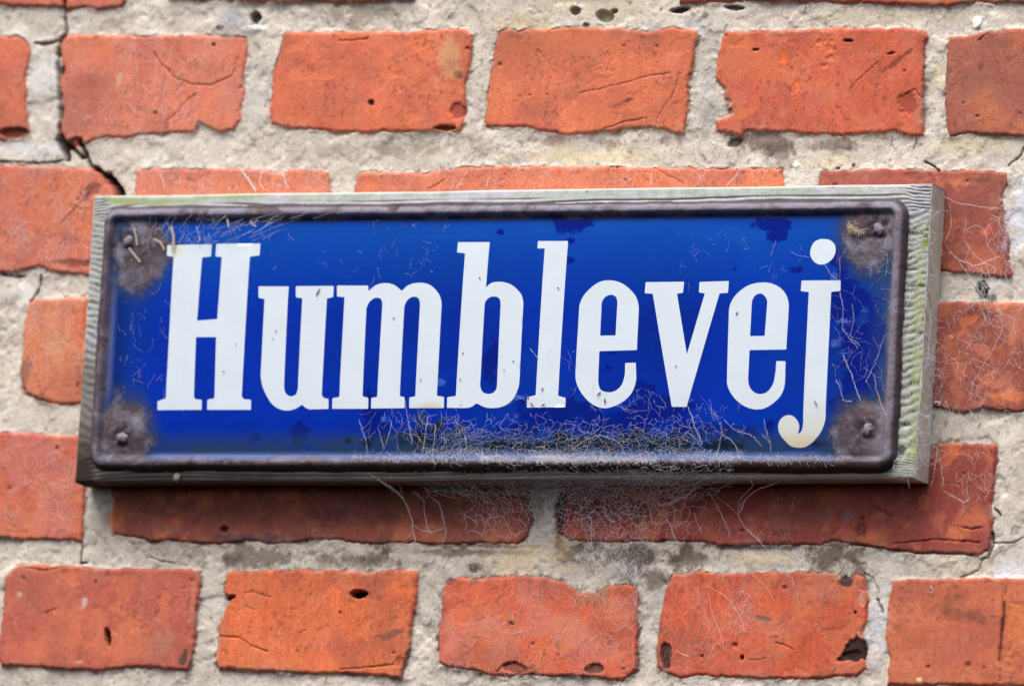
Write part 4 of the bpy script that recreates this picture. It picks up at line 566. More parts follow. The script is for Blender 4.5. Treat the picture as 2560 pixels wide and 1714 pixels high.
WEBS = json.loads(r"""
[{"n":"under","lab":"dense grey cobweb sheet sagging from the sign bottom to the shaded bricks below","cells":[{"q":[[-60.15,-21.85,-62.64],[142.13,-21.85,-63.53],[117.51,-6.0,-77.9],[-33.77,-6.0,-78.62]],"cell":4.4,"r":0.042,"drop":0.1,"jit":0.7},{"q":[[-49.23,-22.35,-61.62],[138.07,-22.35,-62.67],[110.96,-5.0,-80.75],[-27.62,-5.0,-80.37]],"cell":3.4,"r":0.034,"drop":0.1,"jit":1},{"q":[[-23.61,-21.85,-62.27],[125.24,-21.85,-62.72],[107.4,-7.0,-78.17],[-16.04,-7.0,-79.57]],"cell":2.6,"r":0.03,"drop":0.08,"jit":1},{"q":[[-1.73,-22.85,-62.21],[108.83,-22.85,-63.05],[99.16,-8.0,-75.48],[5.6,-8.0,-76.52]],"cell":3.0,"r":0.036,"drop":0.05,"jit":1},{"q":[[-29.16,-7.0,-76.75],[119.83,-7.0,-75.09],[108.84,-1.6,-99.24],[-18.87,-1.6,-100.87]],"cell":5.6,"r":0.042,"drop":0.12,"jit":0.6},{"q":[[-12.38,-6.0,-77.4],[102.57,-6.0,-76.11],[98.02,-1.6,-96.05],[-4.14,-1.6,-97.33]],"cell":3.6,"r":0.03,"drop":0.2,"jit":0.9},{"q":[[41.21,-6.0,-78.76],[98.5,-6.0,-78.11],[78.33,-1.6,-114.93],[52.86,-1.6,-115.28]],"cell":3.2,"r":0.035,"drop":0.2,"jit":1}],"lines":[[[[-63.63,-18.0,-67.99],[-57.32,-16.0,-71.96],[-51.77,-12.0,-75.22],[-48.32,-8.0,-79.1],[-46.27,-5.0,-83.95],[-45.03,-3.0,-89.16],[-44.61,-2.0,-94.54],[-42.4,-1.0,-100.68]],0.16],[[[-57.09,-15.0,-72.39],[-51.47,-10.0,-76.88],[-48.32,-8.0,-79.1]],0.09],[[[-51.7,-18.0,-68.86],[-48.65,-12.0,-73.8],[-48.32,-8.0,-79.1]],0.09],[[[-44.86,-3.0,-91.14],[-39.7,-2.0,-93.88],[-34.25,-2.0,-94.81],[-27.96,-2.0,-92.75]],0.09],[[[-45.04,-2.0,-94.54],[-47.58,-1.5,-97.86],[-49.29,-1.0,-100.77]],0.07],[[[-43.86,-8.0,-75.69],[-40.3,-6.0,-77.71],[-38.45,-5.0,-79.51],[-38.31,-3.0,-87.1],[-36.99,-2.0,-92.86],[-34.45,-1.5,-95.13]],0.12],[[[-37.64,-6.0,-78.67],[-34.49,-7.0,-77.41],[-35.92,-10.0,-74.73],[-32.99,-16.0,-69.33]],0.1],[[[-34.46,-7.0,-77.8],[-30.85,-5.0,-80.41],[-29.56,-4.0,-83.2],[-27.74,-3.0,-89.94],[-26.8,-2.0,-93.73],[-28.28,-1.0,-99.52]],0.12],[[[138.72,-18.0,-67.83],[140.5,-14.0,-72.06],[130.07,-6.0,-76.78],[128.52,-4.0,-81.37],[128.6,-3.0,-85.13],[131.49,-2.0,-89.83],[138.05,-1.5,-95.53],[143.43,-1.0,-99.88]],0.12],[[[152.94,-14.0,-69.97],[140.51,-9.0,-72.64],[131.82,-5.0,-77.58],[128.52,-3.0,-84.15]],0.15],[[[115.0,-8.0,-75.3],[117.16,-5.0,-78.92],[118.75,-3.0,-83.29],[122.72,-2.0,-90.91],[124.14,-1.0,-95.63]],0.11],[[[117.79,-7.0,-76.09],[123.57,-5.0,-80.02],[128.31,-3.0,-84.15]],0.08],[[[87.66,-5.0,-80.43],[96.42,-6.0,-78.53],[104.44,-8.0,-75.42],[110.87,-14.0,-70.42],[116.5,-18.0,-66.5]],0.14],[[[89.24,-3.0,-84.61],[93.58,-2.0,-91.27],[96.85,-1.0,-97.93]],0.12],[[[105.03,-3.0,-83.45],[106.45,-2.0,-88.17],[109.36,-1.5,-92.96]],0.1],[[[57.56,-4.0,-81.21],[58.56,-3.0,-85.96],[61.11,-2.0,-88.72],[63.19,-2.0,-88.1]],0.14],[[[60.05,-1.5,-99.46],[62.81,-1.5,-107.28],[69.87,-2.0,-113.15],[73.23,-1.0,-120.79]],0.1],[[[51.28,-3.0,-88.01],[51.19,-2.0,-97.68],[53.47,-2.0,-107.48],[63.44,-1.5,-115.12]],0.08]],"scrib":[{"q":[[41.52,-2.5,-101.81],[81.88,-2.5,-101.3],[78.67,-2.0,-116.95],[53.2,-2.0,-117.3]],"n":330,"l":5,"r":0.038},{"q":[[-11.63,-3.0,-76.91],[160.21,-3.0,-74.99],[157.05,-1.2,-98.18],[-34.13,-1.2,-100.61]],"n":160,"l":6,"r":0.035},{"q":[[61.7,-21.85,-61.41],[93.46,-21.85,-61.09],[85.27,-16.0,-70.04],[68.33,-16.0,-70.22]],"n":80,"l":5,"r":0.06}]},
{"n":"rim","lab":"white fuzzy cobweb crust along the bottom rim of the blue sign","scrib":[{"q":[[-33.15,-20.85,-56.28],[136.95,-20.85,-56.58],[138.04,-22.45,-61.71],[-31.91,-22.45,-62.45]],"n":1800,"l":2.0,"r":0.033},{"q":[[-2.39,-21.85,-59.69],[91.22,-21.85,-59.54],[91.8,-22.65,-62.41],[-1.79,-22.65,-62.57]],"n":2200,"l":1.6,"r":0.036},{"q":[[-71.18,-21.85,-59.78],[-13.09,-21.85,-59.8],[-12.58,-22.45,-62.65],[-70.64,-22.45,-62.84]],"n":200,"l":2,"r":0.05},{"q":[[103.78,-21.85,-58.05],[191.95,-21.85,-57.76],[192.39,-22.25,-61.32],[104.32,-22.25,-62.61]],"n":260,"l":2.4,"r":0.045}],"cells":[],"lines":[],"debris":0},
{"n":"plate","lab":"fine cobweb threads with caught specks over the blue enamel below the letters b to v","scrib":[{"q":[[-15.36,-20.75,-38.33],[135.38,-20.75,-37.04],[137.39,-21.85,-56.74],[-28.23,-21.85,-58.37]],"n":150,"l":4,"r":0.03},{"q":[[13.99,-20.75,-4.56],[39.59,-20.75,-4.39],[72.04,-20.75,-37.58],[10.32,-20.75,-38.11]],"n":45,"l":6,"r":0.034},{"q":[[71.25,-20.75,-27.77],[117.77,-20.75,-27.4],[123.06,-20.75,-41.06],[72.35,-20.75,-41.51]],"n":60,"l":5,"r":0.036},{"q":[[-64.99,-20.75,-36.78],[-15.53,-20.75,-36.36],[-13.22,-21.85,-58.22],[-66.95,-21.85,-58.75]],"n":110,"l":8,"r":0.04}],"cells":[{"q":[[-21.4,-21.25,-40.44],[118.91,-21.25,-39.22],[124.96,-21.85,-59.21],[-32.32,-21.85,-60.78]],"cell":4.0,"r":0.028,"drop":0.15,"jit":0.8},{"q":[[-8.05,-21.25,-46.24],[115.16,-21.25,-45.12],[116.54,-21.85,-59.29],[-28.03,-21.85,-60.74]],"cell":2.8,"r":0.024,"drop":0.15,"jit":0.8}],"lines":[[[[-69.15,-21.0,-42.4],[-64.95,-22.0,-50.84],[-63.45,-21.85,-56.74],[-63.33,-21.85,-60.69]],0.07],[[[-58.61,-21.0,-47.06],[-55.99,-21.0,-52.57],[-54.83,-21.85,-56.65]],0.07],[[[-51.44,-21.0,-42.64],[-52.03,-22.0,-50.72],[-54.53,-21.85,-57.64]],0.08],[[[-45.38,-21.0,-32.7],[-43.42,-21.0,-40.59],[-40.87,-22.0,-47.65],[-39.29,-21.85,-54.53]],0.08],[[[-32.25,-21.0,-40.5],[-32.41,-22.0,-48.56],[-33.38,-21.85,-58.42]],0.09],[[[-28.05,-21.0,-44.41],[-27.31,-22.0,-50.49],[-28.14,-21.85,-59.36]],0.09],[[[-13.52,-21.0,-46.25],[-9.62,-22.0,-54.27],[-11.34,-21.85,-60.17]],0.09],[[[105.76,-21.0,-34.4],[109.63,-21.0,-43.18],[113.28,-22.0,-49.18],[115.02,-21.85,-53.44]],0.11],[[[122.83,-21.85,-58.84],[125.42,-22.0,-48.09],[123.25,-21.0,-42.08]],0.08],[[[125.42,-22.0,-48.09],[131.82,-22.0,-51.93],[134.24,-21.85,-56.77]],0.07],[[[125.25,-21.0,-40.69],[130.92,-21.0,-45.92],[139.48,-21.0,-47.79],[146.68,-22.0,-53.74]],0.06],[[[146.22,-21.0,-39.92],[147.73,-21.0,-45.76],[150.44,-22.0,-50.78],[151.67,-21.85,-56.6]],0.06],[[[19.61,-21.0,-6.54],[24.28,-21.0,-11.43]],0.08],[[[145.78,-21.0,-47.73],[150.73,-22.0,-51.75]],0.05],[[[46.44,-21.85,-56.65],[52.49,-22.0,-51.71],[60.75,-22.0,-48.69],[69.47,-22.0,-51.55],[74.08,-21.85,-56.97]],0.07]],"debris":36,"marks":[[[-96.79,-20.95,20.54],2.3738,0.32000000000000006,1.1],[[58.03,-20.95,-28.7],1.5106,0.36000000000000004,0.9],[[61.49,-20.95,-32.01],1.5106,0.36000000000000004,-1.5],[[22.91,-20.95,-34.3],1.5106,0.32000000000000006,-0.8],[[28.69,-20.95,-34.44],1.2948,0.36000000000000004,0.6],[[27.83,-20.95,-26.57],0.8632,0.36000000000000004,0.6],[[20.74,-20.95,-31.16],0.8632,0.24,1.4],[[32.12,-20.95,23.14],0.5395,0.4,0],[[127.88,-20.95,11.24],1.079,0.30000000000000004,1.0],[[172.67,-20.95,-32.26],1.9422,0.26,-1],[[97.85,-20.95,-14.84],0.47476,0.30000000000000004,0],[[-117.94,-20.95,1.12],0.4316,0.32000000000000006,0],[[-119.35,-20.95,-2.67],0.34528000000000003,0.27999999999999997,0],[[11.12,-20.95,-12.9],0.4316,0.32000000000000006,0],[[-16.18,-20.95,-9.14],0.4316,0.32000000000000006,0],[[-54.82,-20.95,7.85],0.6474,0.24,0],[[-37.87,-20.95,-22.34],0.38844,0.32000000000000006,0],[[-16.61,-20.95,-22.18],0.4316,0.32000000000000006,0],[[-15.13,-20.95,-34.81],0.34528000000000003,0.30000000000000004,0],[[-139.14,-20.95,-5.58],0.3237,0.27999999999999997,0],[[-144.73,-20.95,-19.17],0.4316,0.30000000000000004,0],[[-10.22,-20.95,27.89],0.3237,0.6000000000000001,0],[[6.58,-20.95,-17.47],0.3237,0.30000000000000004,0]]},
{"n":"side","lab":"cobweb strands over the right end of the blue sign and its green-tinged wooden edge","lines":[[[[181.28,-21.0,21.88],[183.56,-21.0,14.07],[183.89,-21.0,4.31],[187.12,-21.0,0.42],[192.79,-21.0,-5.4]],0.08],[[[188.01,-21.0,16.05],[189.66,-21.0,8.25],[188.17,-21.0,0.43],[193.76,-21.0,-4.41]],0.07],[[[185.29,-21.0,-8.37],[189.44,-21.0,-16.15],[191.49,-21.0,-21.01],[196.21,-22.0,-30.88]],0.1],[[[182.47,-21.0,-20.68],[185.38,-21.0,-25.93],[187.01,-21.0,-30.79],[191.65,-21.0,-31.34]],0.09],[[[206.68,-22.0,1.35],[203.53,-21.0,-9.22],[200.92,-21.0,-16.06],[198.24,-21.0,-21.93]],0.11],[[[202.11,-21.0,-18.0],[204.17,-21.0,-25.78],[207.9,-22.0,-33.7],[210.92,-21.85,-38.51]],0.08],[[[179.51,-21.0,39.47],[180.83,-21.0,27.74]],0.05],[[[171.85,-21.0,35.53],[176.49,-21.0,29.68],[180.41,-21.0,27.74]],0.05],[[[203.81,-22.0,47.2],[205.6,-22.0,37.44],[204.94,-22.0,29.63]],0.06],[[[223.11,-17.0,59.86],[220.07,-17.5,42.18],[224.26,-17.5,36.34],[224.07,-17.5,16.84],[221.09,-17.5,1.22],[219.89,-17.5,-10.47]],0.09],[[[224.11,-17.5,38.29],[224.82,-17.5,20.74],[228.19,-16.0,9.32],[227.59,-17.0,-10.34],[224.94,-17.5,-22.12]],0.08],[[[223.06,-21.85,-55.9],[220.24,-21.85,-59.81],[217.05,-21.85,-58.87],[215.33,-20.85,-63.58]],0.16],[[[221.14,-19.0,-51.57],[221.09,-19.0,-56.43],[219.63,-20.0,-59.13]],0.14],[[[225.73,-18.0,-57.2],[225.05,-17.5,-45.46],[225.53,-17.5,-29.9],[226.73,-17.5,-18.21]],0.09],[[[214.86,-19.0,14.58],[217.32,-18.0,20.62],[221.1,-17.5,28.52]],0.09]],"scrib":[{"q":[[173.19,-20.65,43.42],[207.17,-21.85,43.33],[212.23,-21.85,-22.94],[178.32,-20.65,-23.0]],"n":90,"l":8,"r":0.03},{"q":[[205.84,-17.35,63.67],[223.58,-17.35,63.71],[228.12,-17.35,-64.84],[214.61,-17.35,-64.98]],"n":230,"l":12,"r":0.05},{"q":[[224.11,-12.0,13.87],[227.39,-5.0,15.08],[228.97,-5.0,-60.92],[226.74,-12.0,-62.06]],"n":120,"l":12,"r":0.055}],"cells":[]},
{"n":"enamel","lab":"sparse hair-fine dusty threads on the blue enamel left of the letter H","scrib":[{"q":[[-206.69,-20.65,14.05],[-166.06,-20.65,26.26],[-160.35,-20.65,-39.56],[-203.17,-20.65,-25.94]],"n":60,"l":5,"r":0.03}],"lines":[],"cells":[]},
{"n":"enamel2","lab":"hair-fine dusty threads on the blue enamel above the letters u and m","scrib":[{"q":[[-124.81,-20.65,54.37],[-23.26,-20.65,56.63],[-20.8,-20.65,26.9],[-122.42,-20.65,26.45]],"n":50,"l":4,"r":0.028}],"lines":[],"cells":[]},
{"n":"enamel3","lab":"few thin bright threads on the blue enamel above the letter v and the last e","scrib":[{"q":[[94.6,-20.65,51.03],[162.09,-20.65,51.22],[164.21,-20.65,23.81],[96.79,-20.65,23.5]],"n":30,"l":4,"r":0.028}],"lines":[[[[145.73,-21.0,47.19],[143.61,-21.0,39.34]],0.05],[[[144.47,-21.0,36.4],[142.75,-21.0,31.49]],0.04],[[[153.52,-21.0,41.73],[157.91,-21.0,39.39],[163.6,-21.0,39.02]],0.04]],"cells":[]},
{"n":"rightwall","lab":"loose cobweb netting stretched over the red bricks to the right of the sign","lines":[[[[225.83,-6.0,71.6],[230.21,-4.0,69.03],[237.19,-3.0,67.85],[249.21,-1.5,66.19],[253.16,-1.0,66.29]],0.09],[[[228.94,-10.0,49.39],[230.82,-6.0,44.23],[234.43,-4.0,40.68],[243.6,-3.0,37.96],[255.09,-1.5,43.15]],0.13],[[[228.62,-5.0,67.87],[229.98,-4.0,58.27],[229.14,-8.0,49.74]],0.09],[[[234.43,-4.0,40.68],[242.04,-3.0,31.12],[246.22,-2.0,25.45]],0.08],[[[258.82,-1.5,7.08],[254.64,-2.0,-3.75],[249.07,-2.0,-12.55],[245.42,-2.0,-19.4],[244.33,-1.0,-24.11]],0.11],[[[228.57,-8.0,-11.75],[230.22,-4.0,-14.0],[230.71,-2.0,-17.56],[227.68,-1.0,-24.25]],0.1],[[[229.28,-9.0,-29.45],[231.3,-4.0,-28.22],[230.62,-7.0,-30.47]],0.14],[[[232.36,-10.0,-50.99],[233.68,-6.0,-57.14],[234.81,-4.0,-66.53],[234.2,-3.0,-69.3]],0.13],[[[234.76,-3.0,-71.23],[239.13,-2.0,-73.94],[245.37,-1.5,-76.71],[248.12,-1.0,-74.66]],0.09],[[[233.19,-10.0,-50.98],[232.69,-10.0,-63.62],[230.91,-9.0,-70.28]],0.09],[[[232.49,-2.0,-27.3],[234.87,-1.5,-34.01]],0.1]],"cells":[{"q":[[225.47,-6.0,73.56],[257.35,-1.5,68.55],[261.01,-1.5,33.41],[227.53,-6.0,32.49]],"cell":9,"r":0.045,"drop":0.2,"jit":0.6},{"q":[[227.52,-5.0,18.99],[260.99,-1.5,19.76],[260.47,-1.5,-28.93],[230.16,-6.0,-29.92]],"cell":6,"r":0.04,"drop":0.2,"jit":0.7}],"scrib":[{"q":[[239.81,-3.0,33.06],[254.37,-3.0,33.13],[257.48,-2.0,13.81],[242.79,-2.0,15.68]],"n":130,"l":6,"r":0.06},{"q":[[225.53,-2.0,23.4],[268.8,-1.0,23.79],[272.85,-1.0,-30.69],[227.58,-2.0,-31.23]],"n":160,"l":9,"r":0.045},{"q":[[234.72,-1.0,-48.54],[259.64,-1.0,-48.3],[259.75,-1.0,-77.44],[243.15,-1.0,-77.63]],"n":50,"l":9,"r":0.045},{"q":[[250.32,-1.0,76.45],[256.56,-1.0,76.46],[259.77,-1.0,33.5],[255.61,-1.0,33.48]],"n":50,"l":9,"r":0.06}]},
{"n":"low","lab":"thin silk veil over the chipped brick under the middle of the sign","scrib":[{"q":[[-24.25,-0.8,-118.19],[78.13,-0.8,-116.77],[79.68,-0.6,-163.72],[-22.57,-0.6,-165.44]],"n":280,"l":13,"r":0.034,"v":1},{"q":[[40.08,-1.2,-117.36],[61.5,-1.2,-119.03],[60.07,-1.0,-128.83],[42.91,-1.0,-127.11]],"n":120,"l":3,"r":0.08,"tan":1}],"lines":[],"cells":[]},
{"n":"low2","lab":"thin silk streaks on the bottom brick that has a dark triangular chip","scrib":[{"q":[[90.68,-0.8,-114.64],[141.29,-0.8,-113.95],[133.75,-0.6,-153.06],[93.7,-0.6,-153.71]],"n":130,"l":14,"r":0.04,"v":1}],"lines":[[[[113.54,-1.5,-119.13],[123.22,-1.2,-123.05],[127.73,-1.0,-127.84],[133.6,-1.0,-135.56],[135.5,-1.0,-141.0]],0.1],[[[114.84,-1.5,-122.24],[117.5,-1.0,-131.9],[122.48,-1.0,-141.59],[125.7,-1.0,-150.32]],0.08],[[[99.98,-1.0,-150.74],[107.0,-1.0,-153.95]],0.12],[[[158.18,-1.0,-113.74],[160.88,-1.0,-121.51],[163.51,-1.0,-128.29]],0.07],[[[137.1,-1.0,-113.06],[146.04,-1.0,-119.77],[149.65,-1.0,-125.57]],0.07]],"cells":[]},
{"n":"curl","lab":"short white curled thread on the bottom right brick","scrib":[],"cells":[],"lines":[[[[230.75,-1.5,-117.1],[233.01,-1.5,-119.59],[231.54,-1.2,-120.92],[229.27,-1.0,-119.57]],0.14]]},
{"n":"hole","lab":"pale cobweb tuft beside the small dark hole in the mortar at the top","scrib":[{"q":[[-173.97,-2.0,167.22],[-156.38,-2.0,167.15],[-155.83,-1.0,155.25],[-173.42,-1.0,155.31]],"n":170,"l":6,"r":0.07},{"q":[[-167.08,-1.0,158.31],[-147.31,-1.0,158.24],[-146.88,-1.0,153.2],[-166.65,-1.0,153.27]],"n":70,"l":4,"r":0.07}],"lines":[[[[-139.57,-1.0,170.29],[-137.96,-1.0,164.24]],0.06],[[[-163.24,-2.0,170.2],[-162.98,-2.0,162.13],[-169.28,-1.0,158.32]],0.08]],"cells":[]},
{"n":"upleft","lab":"faint silk threads clinging to the reddish bricks above and left of the sign corner","scrib":[{"q":[[-254.92,-0.8,150.56],[-162.09,-0.8,150.27],[-164.79,-0.6,104.01],[-250.9,-0.6,104.03]],"n":230,"l":12,"r":0.045},{"q":[[-286.99,-0.8,85.77],[-229.07,-0.8,83.8],[-233.75,-0.6,35.46],[-282.56,-0.6,35.26]],"n":190,"l":11,"r":0.05},{"q":[[-211.38,-0.8,83.82],[-106.1,-0.8,83.93],[-105.34,-0.8,74.93],[-210.59,-0.8,74.76]],"n":90,"l":9,"r":0.05}],"lines":[[[[-154.26,-1.0,85.86],[-149.65,-3.0,81.49],[-141.09,-8.0,72.98]],0.16],[[[-142.04,-1.0,83.86],[-142.17,-3.0,78.49],[-137.74,-6.0,73.95]],0.12],[[[-131.1,-1.0,83.87],[-128.74,-2.0,79.69],[-125.65,-4.0,74.92]],0.15],[[[-198.05,-1.0,83.8],[-192.72,-5.0,75.04]],0.12],[[[-253.35,-1.0,88.79],[-251.12,-1.0,83.75],[-247.26,-1.0,77.69]],0.12]],"cells":[]},
{"n":"upright","lab":"short web strands between the upper bricks and the top edge of the wooden board","scrib":[{"q":[[-77.99,-0.8,85.96],[146.78,-0.8,86.17],[147.46,-0.8,77.31],[-77.24,-0.8,76.97]],"n":120,"l":7,"r":0.045}],"lines":[[[[115.14,-1.0,86.11],[113.39,-2.0,81.58],[111.23,-6.0,76.91]],0.16],[[[98.6,-1.0,86.09],[95.75,-2.0,81.96],[94.26,-3.0,79.4]],0.1],[[[68.58,-1.0,83.69],[70.93,-6.0,76.26]],0.1],[[[-30.19,-1.0,84.97],[-32.55,-2.0,79.81],[-33.58,-6.0,75.11]],0.09],[[[-18.08,-1.0,82.0],[-18.43,-4.0,76.49]],0.08]],"cells":[]},
{"n":"corner","lab":"tattered cobweb with pale dry scraps in the upper left corner of the blue sign","scrib":[{"q":[[-201.07,-21.85,56.96],[-98.47,-21.85,58.22],[-132.01,-22.0,44.13],[-195.46,-22.0,43.92]],"n":150,"l":7,"r":0.045}],"lines":[[[[-181.05,-21.85,54.01],[-178.26,-22.0,47.98],[-176.56,-21.0,43.16],[-177.14,-21.0,39.75]],0.1],[[[-165.62,-21.85,53.05],[-162.93,-22.0,48.03],[-164.12,-21.0,46.2]],0.1],[[[-200.81,-21.85,53.95],[-198.01,-22.0,47.92],[-197.5,-21.0,44.09]],0.12]],"cells":[],"straw":[[[[-199.78,-21.35,52.04],[-198.3,-21.35,47.63],[-197.27,-21.35,43.43]],0.4],[[[-188.33,-21.35,46.66],[-184.44,-21.35,44.87],[-182.37,-21.35,41.28]],0.4],[[[-179.45,-21.35,53.1],[-177.7,-21.35,48.1],[-177.32,-21.35,43.69]],0.5],[[[-177.12,-21.35,46.5],[-178.63,-21.35,43.69],[-177.53,-21.35,41.09]],0.5],[[[-163.9,-21.35,48.14],[-163.07,-21.35,46.14],[-164.28,-21.35,44.94]],0.35000000000000003],[[[-201.76,-21.35,42.01],[-197.9,-21.35,38.01],[-195.0,-21.35,35.02]],0.4],[[[-149.1,-21.35,56.58],[-148.46,-21.35,54.18],[-147.89,-21.35,52.59]],0.4],[[[-136.58,-21.35,55.61],[-135.36,-21.35,54.22],[-133.08,-21.35,53.03]],0.30000000000000004]]},
{"n":"leftlow","lab":"thin silk threads on the reddish brick left of the lower left sign corner","scrib":[{"q":[[-275.05,-0.8,-47.36],[-230.61,-0.8,-48.96],[-226.29,-0.6,-98.96],[-270.47,-0.6,-99.51]],"n":120,"l":11,"r":0.045}],"lines":[],"cells":[]},
{"n":"leftmid","lab":"thin silk threads on the tan brick left of the letter H","scrib":[{"q":[[-267.76,-0.8,20.15],[-236.74,-0.8,20.31],[-233.2,-0.6,-20.85],[-261.96,-0.6,-21.07]],"n":60,"l":11,"r":0.045}],"lines":[],"cells":[]},
{"n":"tuft","lab":"cream scrap of old web stuck by the upper right screw of the sign","scrib":[{"q":[[182.96,-22.0,54.57],[186.46,-22.0,55.36],[186.13,-22.0,51.45],[184.06,-22.0,51.05]],"n":60,"l":1.6,"r":0.12,"tan":1},{"q":[[186.01,-22.0,53.01],[191.93,-22.0,52.25],[191.66,-22.0,50.29],[186.79,-22.0,51.06]],"n":60,"l":1.6,"r":0.11,"tan":1}],"lines":[],"cells":[]}]""")
EXTRA = json.loads(r"""
{"cocoon":[-167.19,-17.45,-71.58]}""")

# ------------------------------------------------------------ helpers
KA = 0.80
def lin(c, k=KA):
    c = np.asarray(c, dtype=np.float64) / 255.0
    return np.where(c <= 0.04045, c / 12.92, ((c + 0.055) / 1.055) ** 2.4) * k
_tabs = {}
def vn(x, z, s, seed=0, sz=None):
    """value noise 0..1"""
    if seed not in _tabs:
        _tabs[seed] = np.random.RandomState(seed * 7 + 11).rand(256, 256).astype(np.float32)
    T = _tabs[seed]
    if sz is None:
        a = .55 + 1.37 * seed; ca, sa = math.cos(a), math.sin(a); x, z = x * ca + z * sa, z * ca - x * sa
    u = x / s + 37.31 * (seed + 1); v = z / (sz or s) + 91.77 * (seed + 2)
    iu = np.floor(u).astype(np.int64); iv = np.floor(v).astype(np.int64)
    fu = u - iu; fv = v - iv
    fu = fu * fu * (3 - 2 * fu); fv = fv * fv * (3 - 2 * fv)
    a = iu & 255; b = (iu + 1) & 255; c = iv & 255; d = (iv + 1) & 255
    return (T[a, c] * (1 - fu) + T[b, c] * fu) * (1 - fv) + (T[a, d] * (1 - fu) + T[b, d] * fu) * fv
def fbm(x, z, s, seed=0, o=4, g=0.5):
    r = 0; w = 1; t = 0
    for i in range(o):
        r = r + w * vn(x, z, s / 2.03 ** i, seed + i); t += w; w *= g
    return r / t
def ss(a, b, x):
    t = np.clip((x - a) / (b - a), 0, 1); return t * t * (3 - 2 * t)
def mix(A, c, m):
    return A * (1 - m[..., None]) + np.asarray(c) * m[..., None]
def seg_dist(px, pz, P, closed=False):
    P = np.asarray(P, float); n = len(P); best = None
    for i in range(n if closed else n - 1):
        a = P[i]; b = P[(i + 1) % n]; d = b - a; L = (d @ d) + 1e-12
        t = np.clip(((px - a[0]) * d[0] + (pz - a[1]) * d[1]) / L, 0, 1)
        q = (px - a[0] - t * d[0]) ** 2 + (pz - a[1] - t * d[1]) ** 2
        best = q if best is None else np.minimum(best, q)
    return np.sqrt(best)
def inside(px, pz, P):
    P = np.asarray(P, float); r = np.zeros(np.shape(px), bool); n = len(P)
    for i in range(n):
        x1, z1 = P[i]; x2, z2 = P[(i + 1) % n]
        if z1 == z2: continue
        c = ((z1 > pz) != (z2 > pz)) & (px < (x2 - x1) * (pz - z1) / (z2 - z1) + x1)
        r ^= c
    return r
def raw_mesh(name, V, F, material, parent=None, col=None, rough=None, smooth=True, loc=None):
    """V (n,3) mm; F (m,4) or (m,3)"""
    V = np.asarray(V, np.float32) * MM; F = np.asarray(F, np.int32); k = F.shape[1]
    me = bpy.data.meshes.new(name)
    me.vertices.add(len(V)); me.vertices.foreach_set('co', V.ravel())
    me.loops.add(F.size); me.loops.foreach_set('vertex_index', F.ravel())
    me.polygons.add(len(F)); me.polygons.foreach_set('loop_start', np.arange(0, F.size, k, dtype=np.int32))
    me.polygons.foreach_set('loop_total', np.full(len(F), k, np.int32))
    me.polygons.foreach_set('use_smooth', np.full(len(F), smooth, bool))
    me.update(calc_edges=True)
    if col is not None:
        a = me.color_attributes.new('Col', 'FLOAT_COLOR', 'POINT')
        a.data.foreach_set('color', np.concatenate([np.clip(col, 0, 1), np.ones((len(V), 1))], 1).astype(np.float32).ravel())
    if rough is not None:
        a = me.attributes.new('Rgh', 'FLOAT', 'POINT'); a.data.foreach_set('value', rough.astype(np.float32).ravel())
    me.materials.append(material)
    o = bpy.data.objects.new(name, me); sc.collection.objects.link(o)
    if parent is not None: o.parent = parent
    return o
def empty(name, loc=(0, 0, 0), rot=(0, 0, 0)):
    o = bpy.data.objects.new(name, None); sc.collection.objects.link(o)
    o.empty_display_size = 0.05
    o.location = [v * MM for v in loc]; o.rotation_euler = rot; return o
def tag(o, label, cat=None, group=None, kind=None):
    o['label'] = label
    if cat: o['category'] = cat
    if group: o['group'] = group
    if kind: o['kind'] = kind
def grid_faces(nz, nx):
    i = np.arange(nz * nx).reshape(nz, nx)
    return np.stack([i[:-1, :-1], i[:-1, 1:], i[1:, 1:], i[1:, :-1]], -1).reshape(-1, 4)
def compact(V, F, *attrs):
    used = np.zeros(len(V), bool); used[F.ravel()] = True
    m = np.cumsum(used) - 1
    return (V[used], m[F]) + tuple(a[used] for a in attrs)

